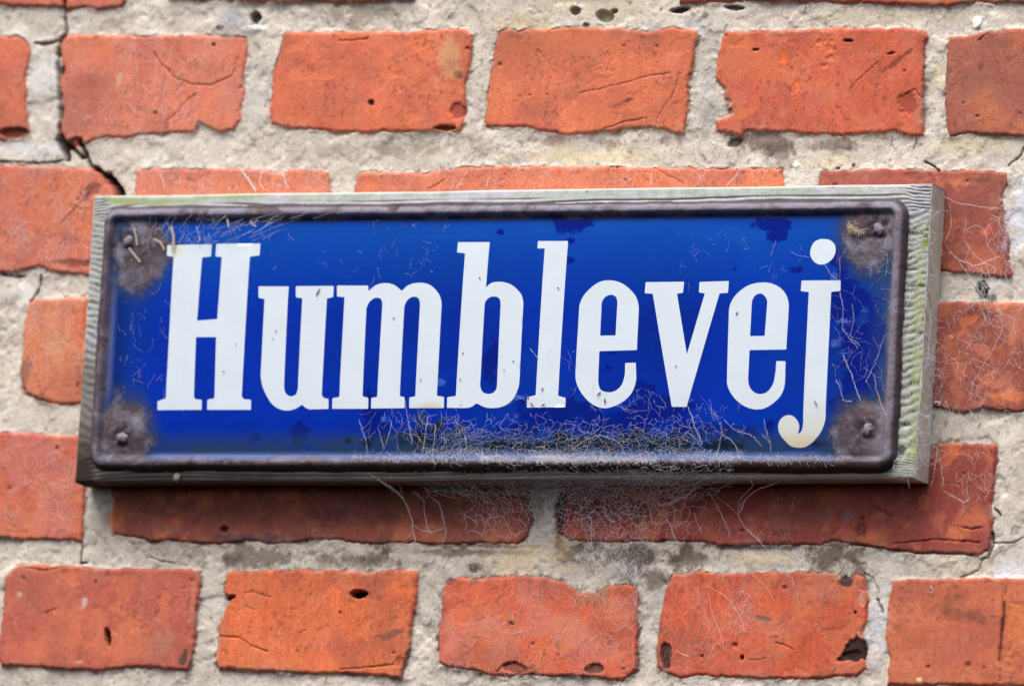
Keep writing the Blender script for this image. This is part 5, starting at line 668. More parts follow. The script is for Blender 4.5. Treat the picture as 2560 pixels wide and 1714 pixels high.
# ------------------------------------------------------------ materials
def mat(name, rough=0.8, spec=0.3, bumps=(), colvar=(), attr=True, base=(0.5, 0.5, 0.5), rgh_attr=False, metal=0.0, coat=0.0):
    m = bpy.data.materials.new(name); m.use_nodes = True
    N = m.node_tree.nodes; Lk = m.node_tree.links; b = N['Principled BSDF']
    b.inputs['Roughness'].default_value = rough; b.inputs['Specular IOR Level'].default_value = spec
    b.inputs['Metallic'].default_value = metal; b.inputs['Coat Weight'].default_value = coat
    tc = N.new('ShaderNodeTexCoord')
    if attr:
        at = N.new('ShaderNodeAttribute'); at.attribute_name = 'Col'; src = at.outputs['Color']
    else:
        rg = N.new('ShaderNodeRGB'); rg.outputs[0].default_value = (*base, 1); src = rg.outputs[0]
    for s, amt in colvar:                  # fine grain in the colour itself
        n = N.new('ShaderNodeTexNoise'); n.inputs['Scale'].default_value = s; n.inputs['Detail'].default_value = 3
        Lk.new(tc.outputs['Object'], n.inputs['Vector'])
        mr = N.new('ShaderNodeMapRange'); mr.inputs['From Min'].default_value = .25; mr.inputs['From Max'].default_value = .75
        mr.inputs['To Min'].default_value = 1 - amt; mr.inputs['To Max'].default_value = 1 + amt
        Lk.new(n.outputs['Fac'], mr.inputs['Value'])
        mx = N.new('ShaderNodeVectorMath'); mx.operation = 'SCALE'
        Lk.new(src, mx.inputs[0]); Lk.new(mr.outputs[0], mx.inputs['Scale']); src = mx.outputs[0]
    Lk.new(src, b.inputs['Base Color'])
    if rgh_attr:
        a2 = N.new('ShaderNodeAttribute'); a2.attribute_name = 'Rgh'; Lk.new(a2.outputs['Fac'], b.inputs['Roughness'])
    prev = None
    for s, dist in bumps:
        n = N.new('ShaderNodeTexNoise'); n.inputs['Scale'].default_value = s; n.inputs['Detail'].default_value = 4
        Lk.new(tc.outputs['Object'], n.inputs['Vector'])
        bp = N.new('ShaderNodeBump'); bp.inputs['Strength'].default_value = 1.0; bp.inputs['Distance'].default_value = dist
        Lk.new(n.outputs['Fac'], bp.inputs['Height'])
        if prev: Lk.new(prev.outputs[0], bp.inputs['Normal'])
        prev = bp
    if prev: Lk.new(prev.outputs[0], b.inputs['Normal'])
    return m
M_brick = mat('fired brick', .85, .25, bumps=[(1400, .00007)], colvar=[(900, .17), (2000, .17)])
M_mortar = mat('sandy mortar', .95, .1, bumps=[(1500, .0002)], colvar=[(1100, .12), (2000, .12)])
M_wood = mat('weathered wood', .85, .15, bumps=[(1500, .0001)], colvar=[(1200, .08)])
M_plate = mat('blue enamel and rust', .3, .06, rgh_attr=True, colvar=[(1500, .05)])
M_letter = mat('white enamel', .22, .4, bumps=[(150, .00004)], colvar=[(1200, .02)])
M_screw = mat('rusty screw', .7, .3, bumps=[(900, .0006)], colvar=[(700, .35)], attr=False, base=tuple(lin((138, 132, 146))))
M_silk = mat('dusty silk', .7, .2, attr=False, base=(.72, .72, .76))
M_tan = mat('cream dry web', .9, .1, attr=False, base=tuple(lin((222, 205, 175))))
M_bits = mat('brown husks', .9, .1, attr=False, base=tuple(lin((120, 78, 60))))
M_straw = mat('dry straw scraps', .9, .1, attr=False, base=tuple(lin((215, 200, 180))))

# ------------------------------------------------------------ brick wall (one height field, split into bricks and mortar)
def axis(lo, hi, LO, HI, st):
    a = np.arange(lo, hi + 1e-6, st); l = []; s = st; x = lo
    while x > LO: s = min(s * 1.05, 3.0); x -= s; l.append(x)
    r = []; s = st; x = a[-1]
    while x < HI: s = min(s * 1.05, 3.0); x += s; r.append(x)
    return np.concatenate([np.array(l[::-1]), a, np.array(r)]), len(l)
AX, ix0 = axis(-345, 345, -640, 740, .5)
AZ, iz0 = axis(-215, 215, -420, 400, .5)
X, Z = np.meshgrid(AX, AZ)
wx = X + .9 * (vn(X, Z, 5, 1) - .5) + .7 * (vn(X, Z, 1.9, 2) - .5) + .3 * (vn(X, Z, .9, 3) - .5)
wz = Z + .9 * (vn(X, Z, 5, 4) - .5) + .8 * (vn(X, Z, 1.9, 5) - .5) + .3 * (vn(X, Z, .9, 6) - .5)
SD = np.full(X.shape, -30.0); OFF = np.zeros(X.shape); BC = np.zeros(X.shape + (3,)); DI = np.zeros(X.shape); SK = np.zeros(X.shape); STR = np.zeros(X.shape)
def win(x0, x1, z0, z1):
    a = np.searchsorted(AX, x0); b = np.searchsorted(AX, x1) + 1
    c = np.searchsorted(AZ, z0); d = np.searchsorted(AZ, z1) + 1
    return slice(max(c, 0), d), slice(max(a, 0), b)
rng = np.random.RandomState(3)
for br in BRICKS:
    P = np.array(br['p']); pad = 9
    w = win(P[:, 0].min() - pad, P[:, 0].max() + pad, P[:, 1].min() - pad, P[:, 1].max() + pad)
    if SD[w].size == 0: continue
    d = seg_dist(wx[w], wz[w], P, True); d = np.where(inside(wx[w], wz[w], P), d, -d)
    m = d > SD[w]
    SD[w] = np.where(m, d, SD[w])
    o = rng.uniform(-.5, .6); sx, sz = rng.uniform(-.006, .006, 2); cx, cz = P.mean(0)
    OFF[w] = np.where(m, o + sx * (X[w] - cx) + sz * (Z[w] - cz), OFF[w])
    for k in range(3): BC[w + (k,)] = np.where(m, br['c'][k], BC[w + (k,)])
    DI[w] = np.where(m, br['d'], DI[w]); SK[w] = np.where(m, br['s'], SK[w]); STR[w] = np.where(m, rng.rand(), STR[w])
BM = ss(-.3, .3, SD)
# heights
big = fbm(X, Z, 26, 10, 3); mid = fbm(X, Z, 7, 13, 3); fine = fbm(X, Z, 1.6, 16, 2)
hb = OFF + .5 * (big - .5) + .26 * (mid - .5) + .08 * (fine - .5)
hb -= 1.5 * np.clip(1 - SD / 1.8, 0, 1) ** 2
# flaked spots on the brick faces
fl = ss(.60, .68, fbm(X, Z, 11, 20, 4)) * ss(.45, .6, vn(X, Z, 40, 24))
hb -= .22 * fl * (SD > 0)
mbig = fbm(X, Z, 17, 30, 3); mm_ = fbm(X, Z, 4.2, 33, 3); mf = fbm(X, Z, 1.3, 36, 2)
lump = ss(.42, .62, fbm(X, Z, 13, 40, 4))
hm = -2.1 + 1.7 * (mbig - .5) + .36 * (mm_ - .5) + .17 * (mf - .5) + .8 * lump
hm += .8 * np.exp(-np.clip(-SD, 0, 9) / 1.2) * (mm_ > .45)
H = hm * (1 - BM) + hb * BM
# colours
srgb = BC.copy()
base = lin(np.clip(srgb, 0, 255))
v1 = fbm(X, Z, 34, 50, 3); v2 = fbm(X, Z, 9, 53, 3); v3 = fbm(X, Z, 2.2, 56, 2); v4 = vn(X, Z, .8, 58)
vs = vn(X, Z, 1.1, 60, 26) * .6 + vn(X, Z, .6, 61, 14) * .4
fac = 1.03 + .3 * (v1 - .5) + .28 * (v2 - .5) + .2 * (v3 - .5) + .12 * (v4 - .5) + .2 * (vs - .5) * (.4 + STR)
cb = base * fac[..., None] * 1.01
cb = mix(cb, lin((228, 132, 86)), .45 * ss(.52, .72, fbm(X, Z, 21, 62, 4)))
cb = mix(cb, lin((180, 95, 82)), .40 * ss(.52, .7, fbm(X, Z, 15, 66, 4)))
cb = mix(cb, lin((216, 138, 108)), .28 * ss(.58, .75, fbm(X, Z, 6, 70, 4)))
cb = mix(cb, lin((224, 126, 84)), .45 * fl)
sp = ss(.73, .80, vn(X, Z, 1.3, 74)) * ss(.5, .7, vn(X, Z, 9, 75)); cb = mix(cb, lin((120, 66, 56)), .5 * sp)
sp = ss(.80, .88, vn(X, Z, .9, 76)) * ss(.35, .6, vn(X, Z, 14, 77)); cb = mix(cb, lin((90, 56, 50)), .45 * sp)
film = SK * ss(.42, .7, fbm(X, Z, 12, 78, 5)); cb = mix(cb, lin((216, 160, 150)), .4 * film)
edge = np.exp(-np.clip(SD, 0, 30) / .9) * ss(.35, .65, vn(X, Z, 3.2, 82)) ; cb = mix(cb, lin((82, 50, 46)), np.clip(.9 * edge * (DI + .05), 0, 1))
smear = np.exp(-np.clip(SD, 0, 30) / 1.6) * ss(.52, .7, fbm(X, Z, 8, 86, 4)); cb = mix(cb, lin((208, 172, 150)), .6 * smear)
burn = ss(.55, .75, fbm(X, Z, 46, 88, 4)); cb = mix(cb, lin((140, 84, 74)), .38 * burn)
edge2 = np.exp(-np.clip(SD, 0, 30) / 3.0) * ss(.5, .8, fbm(X, Z, 3.2, 84, 3)); cb = mix(cb, lin((96, 62, 56)), np.clip(.9 * edge2 * DI, 0, 1))
cm = np.broadcast_to(lin((213, 203, 190)), X.shape + (3,)).copy()
cm = mix(cm, lin((219, 210, 198)), ss(.4, .65, fbm(X, Z, 19, 90, 3)))
cm = mix(cm, lin((194, 184, 174)), .55 * ss(.5, .7, fbm(X, Z, 12, 93, 4)))
cm = cm * (1 + .2 * (mm_ - .5) + .14 * (mf - .5) + .14 * (vn(X, Z, .7, 96) - .5))[..., None]
sp = ss(.78, .88, vn(X, Z, 1.0, 97)); cm = mix(cm, lin((120, 112, 104)), .4 * sp)
sp = ss(.88, .93, vn(X, Z, 2.3, 98)); cm = mix(cm, lin((86, 80, 76)), .5 * sp)
sp = ss(.86, .94, vn(X, Z, 1.5, 99)); cm = mix(cm, lin((235, 230, 222)), .7 * sp)
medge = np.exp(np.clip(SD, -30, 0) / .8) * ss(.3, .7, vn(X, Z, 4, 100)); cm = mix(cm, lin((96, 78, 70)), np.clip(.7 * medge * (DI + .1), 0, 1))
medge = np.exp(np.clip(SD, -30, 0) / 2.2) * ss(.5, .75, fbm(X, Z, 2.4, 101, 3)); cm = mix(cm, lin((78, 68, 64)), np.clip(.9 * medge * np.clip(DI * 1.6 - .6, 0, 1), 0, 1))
CO = cm * (1 - BM[..., None]) + cb * BM[..., None]
# random pits
prng = np.random.RandomState(9)
for i in range(900):
    x, z = prng.uniform(-340, 340), prng.uniform(-210, 210); r = .3 + prng.rand() ** 6 * 1.2
    w = win(x - 3 * r, x + 3 * r, z - 3 * r, z + 3 * r)
    q = np.sqrt((X[w] - x) ** 2 + ((Z[w] - z) * prng.uniform(.8, 1.8)) ** 2) / r
    mk = ss(1.2, .5, q) * (.3 + .7 * BM[w]); H[w] -= mk * r * .7
    CO[w] = mix(CO[w], lin((70, 42, 38)), mk * prng.uniform(.0, .6))
for i in range(110):                                    # fine scratches and cracks on the bricks
    x, z = prng.uniform(-300, 300), prng.uniform(-190, 190); a = prng.uniform(-.7, .7); L = prng.uniform(3, 14)
    P = [[x, z]]
    for k in range(4):
        a += prng.uniform(-.4, .4); P.append([P[-1][0] + L / 4 * math.cos(a), P[-1][1] + L / 4 * math.sin(a)])
    w = win(x - L - 2, x + L + 2, z - L - 2, z + L + 2)
    q = seg_dist(wx[w], wz[w], P); mk = ss(.7, .1, q) * prng.uniform(.1, .6); H[w] -= mk * .2
    CO[w] = mix(CO[w], lin((96, 50, 42)), mk * .3)
nzc = vn(X, Z, 2.4, 110); nzd = vn(X, Z, 6.5, 111); nze = vn(X, Z, 1.0, 112)
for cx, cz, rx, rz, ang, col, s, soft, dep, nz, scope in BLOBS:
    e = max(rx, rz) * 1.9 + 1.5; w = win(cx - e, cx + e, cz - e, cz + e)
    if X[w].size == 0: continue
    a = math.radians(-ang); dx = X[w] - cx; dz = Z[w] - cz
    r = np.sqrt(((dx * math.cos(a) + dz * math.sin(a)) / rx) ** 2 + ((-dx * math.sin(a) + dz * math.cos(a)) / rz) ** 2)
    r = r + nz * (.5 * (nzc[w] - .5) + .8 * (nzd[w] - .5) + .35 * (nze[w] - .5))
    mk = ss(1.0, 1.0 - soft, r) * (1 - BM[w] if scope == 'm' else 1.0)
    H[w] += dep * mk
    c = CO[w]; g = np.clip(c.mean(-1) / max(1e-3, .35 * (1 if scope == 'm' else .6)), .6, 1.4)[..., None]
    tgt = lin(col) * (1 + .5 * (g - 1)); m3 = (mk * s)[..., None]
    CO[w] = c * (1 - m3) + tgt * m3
for P, wdt, dep, dark, scope in CUTS:
    P = np.array(P); e = wdt * 2 + 3; w = win(P[:, 0].min() - e, P[:, 0].max() + e, P[:, 1].min() - e, P[:, 1].max() + e)
    if X[w].size == 0: continue
    q = seg_dist(wx[w] * .7 + X[w] * .3, wz[w] * .7 + Z[w] * .3, P) * (1 + .9 * (nzc[w] - .5))
    hw = max(wdt / 2, .32); mk = ss(hw * 1.5, hw * .5, q); H[w] += dep * mk
    CO[w] = mix(CO[w], lin((62, 40, 36)), mk * (dark if dep < -1.4 else dark * .42))
wall = empty('brick_wall', (0, 0, -215))
tag(wall, 'old wall of orange-red bricks with wide sandy mortar joints behind the sign', 'wall')
V = np.stack([X.ravel(), -H.ravel(), Z.ravel() + 215], 1)
F = grid_faces(*X.shape)
fm = BM.ravel()[F].mean(1) > .5
C3 = CO.reshape(-1, 3)
for nm, sel, m in (('brickwork', fm, M_brick), ('mortar', ~fm, M_mortar)):
    v, f, c = compact(V, F[sel], C3)
    raw_mesh(nm, v, f, m, wall, col=c)
def wall_h(x, z):
    return H[min(max(np.searchsorted(AZ, z), 0), len(AZ) - 1), min(max(np.searchsorted(AX, x), 0), len(AX) - 1)]

# ------------------------------------------------------------ the sign
sign = empty('street_sign', (BOARD['cx'], 0, BOARD['cz']), (0, -BOARD['rho'], 0))
tag(sign, 'blue enamel street name sign with white letters on a weathered wooden board', 'sign')
TB = BOARD['t']; bw, bh = BOARD['w'], BOARD['h']
def blobs_apply(C, U, Vv, lst, n1, n2):
    for cx, cz, rx, rz, col, s, soft, nz in lst:
        r = np.sqrt(((U - cx) / rx) ** 2 + ((Vv - cz) / rz) ** 2) + nz * (.7 * (n1 - .5) + .5 * (n2 - .5))
        C = mix(C, lin(col), ss(1, 1 - soft, r) * s)
    return C
# board: front face and four sides in one folded grid
fu = np.concatenate([np.arange(-bw / 2 - TB, -bw / 2 + 18, .45), np.arange(-bw / 2 + 18, bw / 2 - 18, .8), np.arange(bw / 2 - 18, bw / 2 + TB + .3, .45)])
fv = np.concatenate([np.arange(-bh / 2 - TB, -bh / 2 + 12, .45), np.arange(-bh / 2 + 12, bh / 2 - 12, 1.0), np.arange(bh / 2 - 12, bh / 2 + TB + .3, .3)])
U, Vv = np.meshgrid(fu, fv)
ex = np.maximum(np.abs(U) - bw / 2, 0); ez = np.maximum(np.abs(Vv) - bh / 2, 0); ed = np.maximum(ex, ez)
Xb = np.clip(U, -bw / 2, bw / 2); Zb = np.clip(Vv, -bh / 2, bh / 2); Db = np.maximum(TB - ed, 0)
din = np.minimum(bw / 2 - np.abs(U), bh / 2 - np.abs(Vv))
# rounded, worn arrises
rr = 1.6; rn = np.clip(1 - np.abs(din) / rr, 0, 1) ** 2 * .55
Xb = Xb - np.sign(U) * rn * (bw / 2 - np.abs(U) < rr); Zb = Zb - np.sign(Vv) * rn * (bh / 2 - np.abs(Vv) < rr); Db = Db - rn
front = ss(-.3, .3, din)
warp = 3.2 * (fbm(U, Vv, 120, 120, 2) - .5) + 1.1 * (vn(U, Vv, 38, 122) - .5) + .45 * (vn(U, Vv, 7, 123, 3) - .5)
topd = bh / 2 - Vv
hump = 3.0 * np.exp(-((U + bw / 2 - 45) / 42) ** 2) + 3.5 * np.clip(U / bw + .1, 0, 1) * 1.0 - 5.5 * np.exp(-(U + bw / 2) / 10)
s1 = Vv + warp - hump * .8
coarse = .5 + .5 * np.sin(2 * np.pi * s1 / 2.3 + 2.2 * (vn(U, Vv, 60, 125) - .5))
coarse = coarse ** 2.2
# end zones show the ridges at right angles to the short edges
endz = np.maximum(ss(16, 9, bw / 2 - U), ss(11, 5, U + bw / 2))
s2 = Vv * 1.0 + .10 * np.abs(U) + .9 * (vn(U, Vv, 9, 126) - .5) + .5 * (vn(U, Vv, 3, 127) - .5)
ridge = (.5 + .5 * np.sin(2 * np.pi * s2 / (1.35 + .0015 * Vv))) ** 1.3
ridge = ridge * (.55 + .8 * vn(U, Vv, 3, 128, 1.4))
flat = ss(5.5, 4.2, topd + 1.2 * (fbm(U, Vv, 30, 129, 3) - .5)) * (1 - endz)
rel = coarse * (1 - endz) * (1 - flat) + ridge * endz
# side faces
sd_ = (1 - front); yy = ed
s3 = Vv + .85 * yy + .8 * (vn(yy, Vv, 5, 130) - .5)
sr_ = (.5 + .5 * np.sin(2 * np.pi * s3 / .95)) * (.5 + .7 * vn(U, Vv, 2, 131))
s4 = yy * 1.0 + .6 * (vn(U, Vv, 40, 132) - .5)
lr_ = (.5 + .5 * np.sin(2 * np.pi * s4 / 2.6)) * .8
side = np.where(ex > ez, sr_, lr_)
rel2 = rel * front + side * sd_
Db = Db - .42 * rel * front
Xb = Xb - np.sign(U) * .30 * side * sd_ * (ex > ez); Zb = Zb - np.sign(Vv) * .2 * side * sd_ * (ez >= ex)
Xb = Xb + .5 * (vn(Vv, ed, 14, 133) - .5) * (ex > 0) ; Zb = Zb + .6 * (vn(U, ed, 30, 134) - .5) * (np.abs(din) < 5)
n1 = vn(U, Vv, 4, 135); n2 = vn(U, Vv, 1.2, 136)
Cw = np.broadcast_to(lin((200, 203, 200)), U.shape + (3,)).copy()
Cw = mix(Cw, lin((206, 204, 214)), ss(.4, .7, fbm(U, Vv, 24, 137, 3)))
Cw = mix(Cw, lin((186, 200, 184)), .8 * ss(.45, .65, fbm(U, Vv, 30, 139, 3)) * ss(8, 2, topd))
Cw = Cw * (1 + .22 * (n1 - .5) + .22 * (n2 - .5) + .2 * (vn(U, Vv, 9, 141, .5) - .5))[..., None]
Cw = mix(Cw, lin((84, 92, 80)), np.clip(rel * .95, 0, 1) * front)
gmix = ss(15, 2, bw / 2 - U) * front * ss(bh / 2 - 4, bh / 2 - 30, Vv)
Cw = mix(Cw, lin((188, 196, 140)), .6 * gmix * (1 - rel) * ss(.3, .6, vn(U, Vv, 6, 142)))
Cw = mix(Cw, lin((236, 242, 222), 1.0), .92 * sd_ * (ex > ez) + .5 * sd_ * (ex <= ez) * .6); Cw = mix(Cw, lin((120, 120, 104)), np.clip(side * .6, 0, 1) * sd_ * (ex > ez) + np.clip(side * .5, 0, 1) * sd_ * (ex <= ez))  # side faces painted extra pale to make up for the weak light there
botz = ss(-bh / 2 + 5.5, -bh / 2 + 2.5, Vv) * ss(bw / 2 - 4, bw / 2 - 20, U)      # darker lower strip, deepest towards the left
Cw = mix(Cw, lin((150, 141, 132)), .75 * botz); Cw = mix(Cw, lin((56, 46, 40)), .85 * botz * ss(bw * .35, -bw * .45, U + 40 * (n1 - .5)))
leftz = ss(-bh / 2 + 42, -bh / 2 + 6, Vv) * ss(-bw / 2 + 14, -bw / 2 + 8, U); Cw = mix(Cw, lin((112, 106, 100)), .75 * ss(8, -22, Vv + 6 * (n1 - .5)) * ss(-bw / 2 + 16, -bw / 2 + 10, U)); Cw = mix(Cw, lin((52, 44, 40)), .95 * leftz)
Cw = blobs_apply(Cw, U, Vv, WBLOBS, n1, n2)
for P, wdt in WCUTS:
    q = seg_dist(U, Vv + .5 * (n1 - .5), P); mk = ss(max(wdt, .5), .1, q); Db = Db - .8 * mk * front; Cw = mix(Cw, lin((46, 44, 42)), .9 * mk)
sha = U.shape
Vb = np.stack([Xb.ravel(), -Db.ravel(), Zb.ravel()], 1)
Fb = grid_faces(*sha)
corner = ((ex > 0) & (ez > 0)).ravel()
raw_mesh('backing_board', Vb, Fb, M_wood, sign, col=Cw.reshape(-1, 3))

# enamel plate
PQ = np.array(PLATE)
def rq_dist(u, v, r=9.0):
    """distance inside the rounded quad outline (positive inside)"""
    n = 4; ds = []
    for i in range(n):
        a = PQ[i]; b = PQ[(i + 1) % n]; d = (b - a) / np.linalg.norm(b - a); nrm = np.array([d[1], -d[0]])
        ds.append((u - a[0]) * nrm[0] + (v - a[1]) * nrm[1])
    hx = np.minimum(ds[1], ds[3]); hz = np.minimum(ds[0], ds[2])
    qx = r - hx; qz = r - hz
    out = np.sqrt(np.maximum(qx, 0) ** 2 + np.maximum(qz, 0) ** 2)
    return np.where((qx > 0) & (qz > 0), r - out, np.minimum(hx, hz))
def plate_raw(u, v):
    d = rq_dist(u, v)
    d = d + (.9 * (vn(u, v, 14, 150) - .5) + .5 * (vn(u, v, 4, 149) - .5)) * np.exp(-np.abs(d) / 4)
    bead = 4.9 * np.sqrt(np.clip(1 - ((np.clip(d, 0, 4.1) - 4.1) / 4.1) ** 2, 0, 1))
    fall = 4.9 - 3.0 * ss(4.4, 8.0, d)
    h = np.where(d < 4.1, bead, fall)
    h = h + 1.9 * (1 - np.exp(-np.clip(d - 8.2, 0, 99) / 14))
    return h, d
def screw_dip(u, v):
    s = 0
    for (sx, sz) in SCREWS:
        q = np.sqrt((u - sx) ** 2 + (v - sz + 1.2) ** 2); s = s + 1.1 * ss(7.5, 1.5, q + 2.5 * (vn(u, v, 3.1, 155) - .5)) - .5 * ss(15, 9, q)
    return s
pu = np.arange(PQ[:, 0].min() - 1, PQ[:, 0].max() + 1, .42); pv = np.arange(PQ[:, 1].min() - 1, PQ[:, 1].max() + 1, .38)
U, Vv = np.meshgrid(pu, pv)
Hp, Dp = plate_raw(U, Vv)
Hp = Hp - screw_dip(U, Vv)
a1 = vn(U, Vv, 5, 151); a2 = vn(U, Vv, 1.7, 152); a3 = vn(U, Vv, .8, 153); a4 = fbm(U, Vv, 9, 154, 4)
Cp = np.broadcast_to(lin((0, 43, 164)), U.shape + (3,)).copy()
Cp = Cp * (1 + .10 * (a4 - .5) + .10 * (a2 - .5) + .5 * (fbm(U, Vv, 50, 172, 3) - .5))[..., None]
sheen_film = .04 + .16 * ss(.45, .7, fbm(U, Vv, 45, 158, 4)) + .75 * ss(PQ[:, 1].max() - 62, PQ[:, 1].max() - 12, Vv + 4 * (a4 - .5))  # paler towards the top: sky reflection painted in, plus a patchy dust film
clean = np.zeros(U.shape); grime = np.zeros(U.shape); flake = np.zeros(U.shape); darkz = np.zeros(U.shape)
for cx, cz, rx, rz, kind, s, soft, nz, ang in PBLOBS:
    r = np.sqrt(((U - cx) / rx) ** 2 + ((Vv - cz) / rz) ** 2) + nz * (.9 * (a1 - .5) + .6 * (a2 - .5)); m = ss(1, 1 - soft, r) * s
    if kind == 'clean': clean = np.maximum(clean, m)
    elif kind == 'grime': grime = np.maximum(grime, m)
    elif kind == 'dark': darkz = np.maximum(darkz, m)
    elif kind == 'flake': flake = np.maximum(flake, m)
    else: sheen_film = sheen_film + .35 * m
pvb = PQ[:, 1].min(); 
low = ss(pvb + 25, pvb + 13, Vv + 5 * (a4 - .5)); grime = np.maximum(grime, 1.0 * low * ss(7, 9, Dp) * (.85 + .9 * (a4 - .5)) * ss(PQ[:, 0].min(), PQ[:, 0].min() + 60, U) ** .3)
dusty = np.clip(sheen_film, 0, 1) * (1 - clean)  # holds the painted sky sheen as well as dust
Cp = mix(Cp, lin((12, 92, 182)), .6 * dusty)
Cp = mix(Cp, lin((0, 22, 120)), .75 * clean)
Cp = mix(Cp, lin((70, 110, 205)), flake * .8)
Cp = mix(Cp, lin((44, 66, 84)), np.clip(grime, 0, 1) * .9)
Cp = mix(Cp, lin((18, 28, 36)), darkz * .9)
# ring of worn, rusty metal along the rim and round the four screws
zone = ss(8.6, 4.6, Dp + 2.6 * (a4 - .5) + .8 * (a2 - .5))
slope_sheen = ss(pvb + 13, pvb + 9.5, Vv) * ss(3.8, 5.2, Dp) * ss(10.5, 8.4, Dp + 1.5 * (a4 - .5))    # sky highlight painted over the dusty upward slope of the lower rim
Cp = mix(Cp, lin((120, 146, 182)), .5 * slope_sheen)
dleft = U - (PQ[0, 0] + (PQ[3, 0] - PQ[0, 0]) * (PQ[0, 1] - Vv) / (PQ[0, 1] - PQ[3, 1])); dright = (PQ[1, 0] + (PQ[2, 0] - PQ[1, 0]) * (PQ[1, 1] - Vv) / (PQ[1, 1] - PQ[2, 1])) - U
Cp = mix(Cp, lin((130, 138, 160)), .75 * ss(11.5, 7.0, dleft + 2.5 * (a4 - .5)))
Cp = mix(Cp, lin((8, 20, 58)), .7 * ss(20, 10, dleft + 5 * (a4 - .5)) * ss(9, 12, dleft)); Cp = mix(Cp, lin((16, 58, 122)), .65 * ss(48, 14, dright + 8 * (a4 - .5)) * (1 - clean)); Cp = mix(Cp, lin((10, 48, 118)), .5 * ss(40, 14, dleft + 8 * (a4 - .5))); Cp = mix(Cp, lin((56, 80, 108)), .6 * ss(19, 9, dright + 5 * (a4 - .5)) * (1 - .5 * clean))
Cp = mix(Cp, lin((26, 26, 36)), .8 * ss(10.4, 7.8, Dp + 1.2 * (a4 - .5)) * ss(PQ[:, 1].max() - 15, PQ[:, 1].max() - 11, Vv))  # shade below the top rim painted onto its inner slope
for (cx, cz) in RUST:
    r = np.sqrt((U - cx) ** 2 + ((Vv - cz) * .92) ** 2) + 8 * (a4 - .5) + 1.6 * (a1 - .5) + .8 * (a2 - .5)
    Cp = mix(Cp, lin((50, 66, 94)), .85 * ss(25, 15, r)); zone = np.maximum(zone, ss(18.5, 13, r + 3.5 * (a3 - .5) + 3 * (a2 - .5)))
Cr = np.broadcast_to(lin((102, 95, 104)), U.shape + (3,)).copy()
Cr = mix(Cr, lin((128, 124, 140)), .85 * ss(.45, .68, fbm(U, Vv, 7, 160, 4)))
Cr = mix(Cr, lin((78, 66, 74)), .75 * ss(.5, .66, fbm(U, Vv, 9, 164, 4)))
Cr = mix(Cr, lin((142, 136, 150)), .55 * ss(PQ[:, 0].max() - 16, PQ[:, 0].max() - 8, U)); Cr = mix(Cr, lin((136, 108, 102)), .4 * ss(.6, .72, fbm(U, Vv, 3.5, 168, 3)))  # right rim colour lifted to offset its shading
Cr = mix(Cr, lin((152, 148, 164)), .8 * ss(PQ[:, 1].max() - 9, PQ[:, 1].max() - 5, Vv) * ss(.25, .5, a4)); Cr = mix(Cr, lin((186, 184, 196)), .15 * ss(.7, .8, vn(U, Vv, 1.0, 171)) * ss(.4, .6, a1))  # top rim painted paler, as lit where it faces the sky
crn = np.zeros(U.shape)
for (cx, cz) in SCREWS: crn = np.maximum(crn, ss(12, 3, np.sqrt((U - cx) ** 2 + (Vv - cz) ** 2) + 7 * (a4 - .5)))
Cr = mix(Cr, lin((58, 42, 46)), .8 * crn * ss(.25, .6, a2))
for (cx, cz) in SCREWS: Cr = mix(Cr, lin((28, 20, 20)), .9 * ss(1.15, .6, np.sqrt(((U - cx - .6) / 4.0) ** 2 + ((Vv - cz + 3.2) / 1.9) ** 2) + .6 * (a2 - .5)))  # shade in the recess below each screw head painted into the colour
Cr = Cr * (1 + .2 * (a3 - .5) + .2 * (a2 - .5))[..., None]
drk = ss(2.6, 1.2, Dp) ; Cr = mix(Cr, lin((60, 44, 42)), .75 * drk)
lowrim = ss(pvb + 6.2, pvb + 4.2, Vv + 1.2 * (a4 - .5)); Cr = mix(Cr, lin((48, 36, 32)), .85 * lowrim)  # downward-facing side of the lower rim painted dark as shade
Cr = mix(Cr, lin((210, 110, 60)), ss(1.6, 1.0, np.sqrt((U + 195.6) ** 2 + (Vv - pvb - 1.6) ** 2)))
blue_in = zone
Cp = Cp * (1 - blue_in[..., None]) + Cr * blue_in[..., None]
Hp = Hp + (blue_in * (.2 * (a2 - .5) + .1 * (a3 - .5) + .35 * (a1 - .5)))
rim_chip = .9 * (a4 - .5); Hp = Hp + rim_chip * blue_in
Rg = .16 + .22 * dusty + .12 * (a4 - .5); Rg = np.where(blue_in > .5, .55 + .35 * (a2 - .5), Rg); Rg = np.clip(Rg + .4 * grime, .06, 1)
F = grid_faces(*U.shape); keep = (Dp.ravel()[F] > -.35).all(1)
Vp = np.stack([U.ravel(), -(TB + np.where(Dp < 0, 0, Hp) + .02).ravel(), Vv.ravel()], 1)
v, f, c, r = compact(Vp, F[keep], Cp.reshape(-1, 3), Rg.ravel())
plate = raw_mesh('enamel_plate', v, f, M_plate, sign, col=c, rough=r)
plate['label'] = 'blue enamel plate with a raised rusty rim and worn corners'

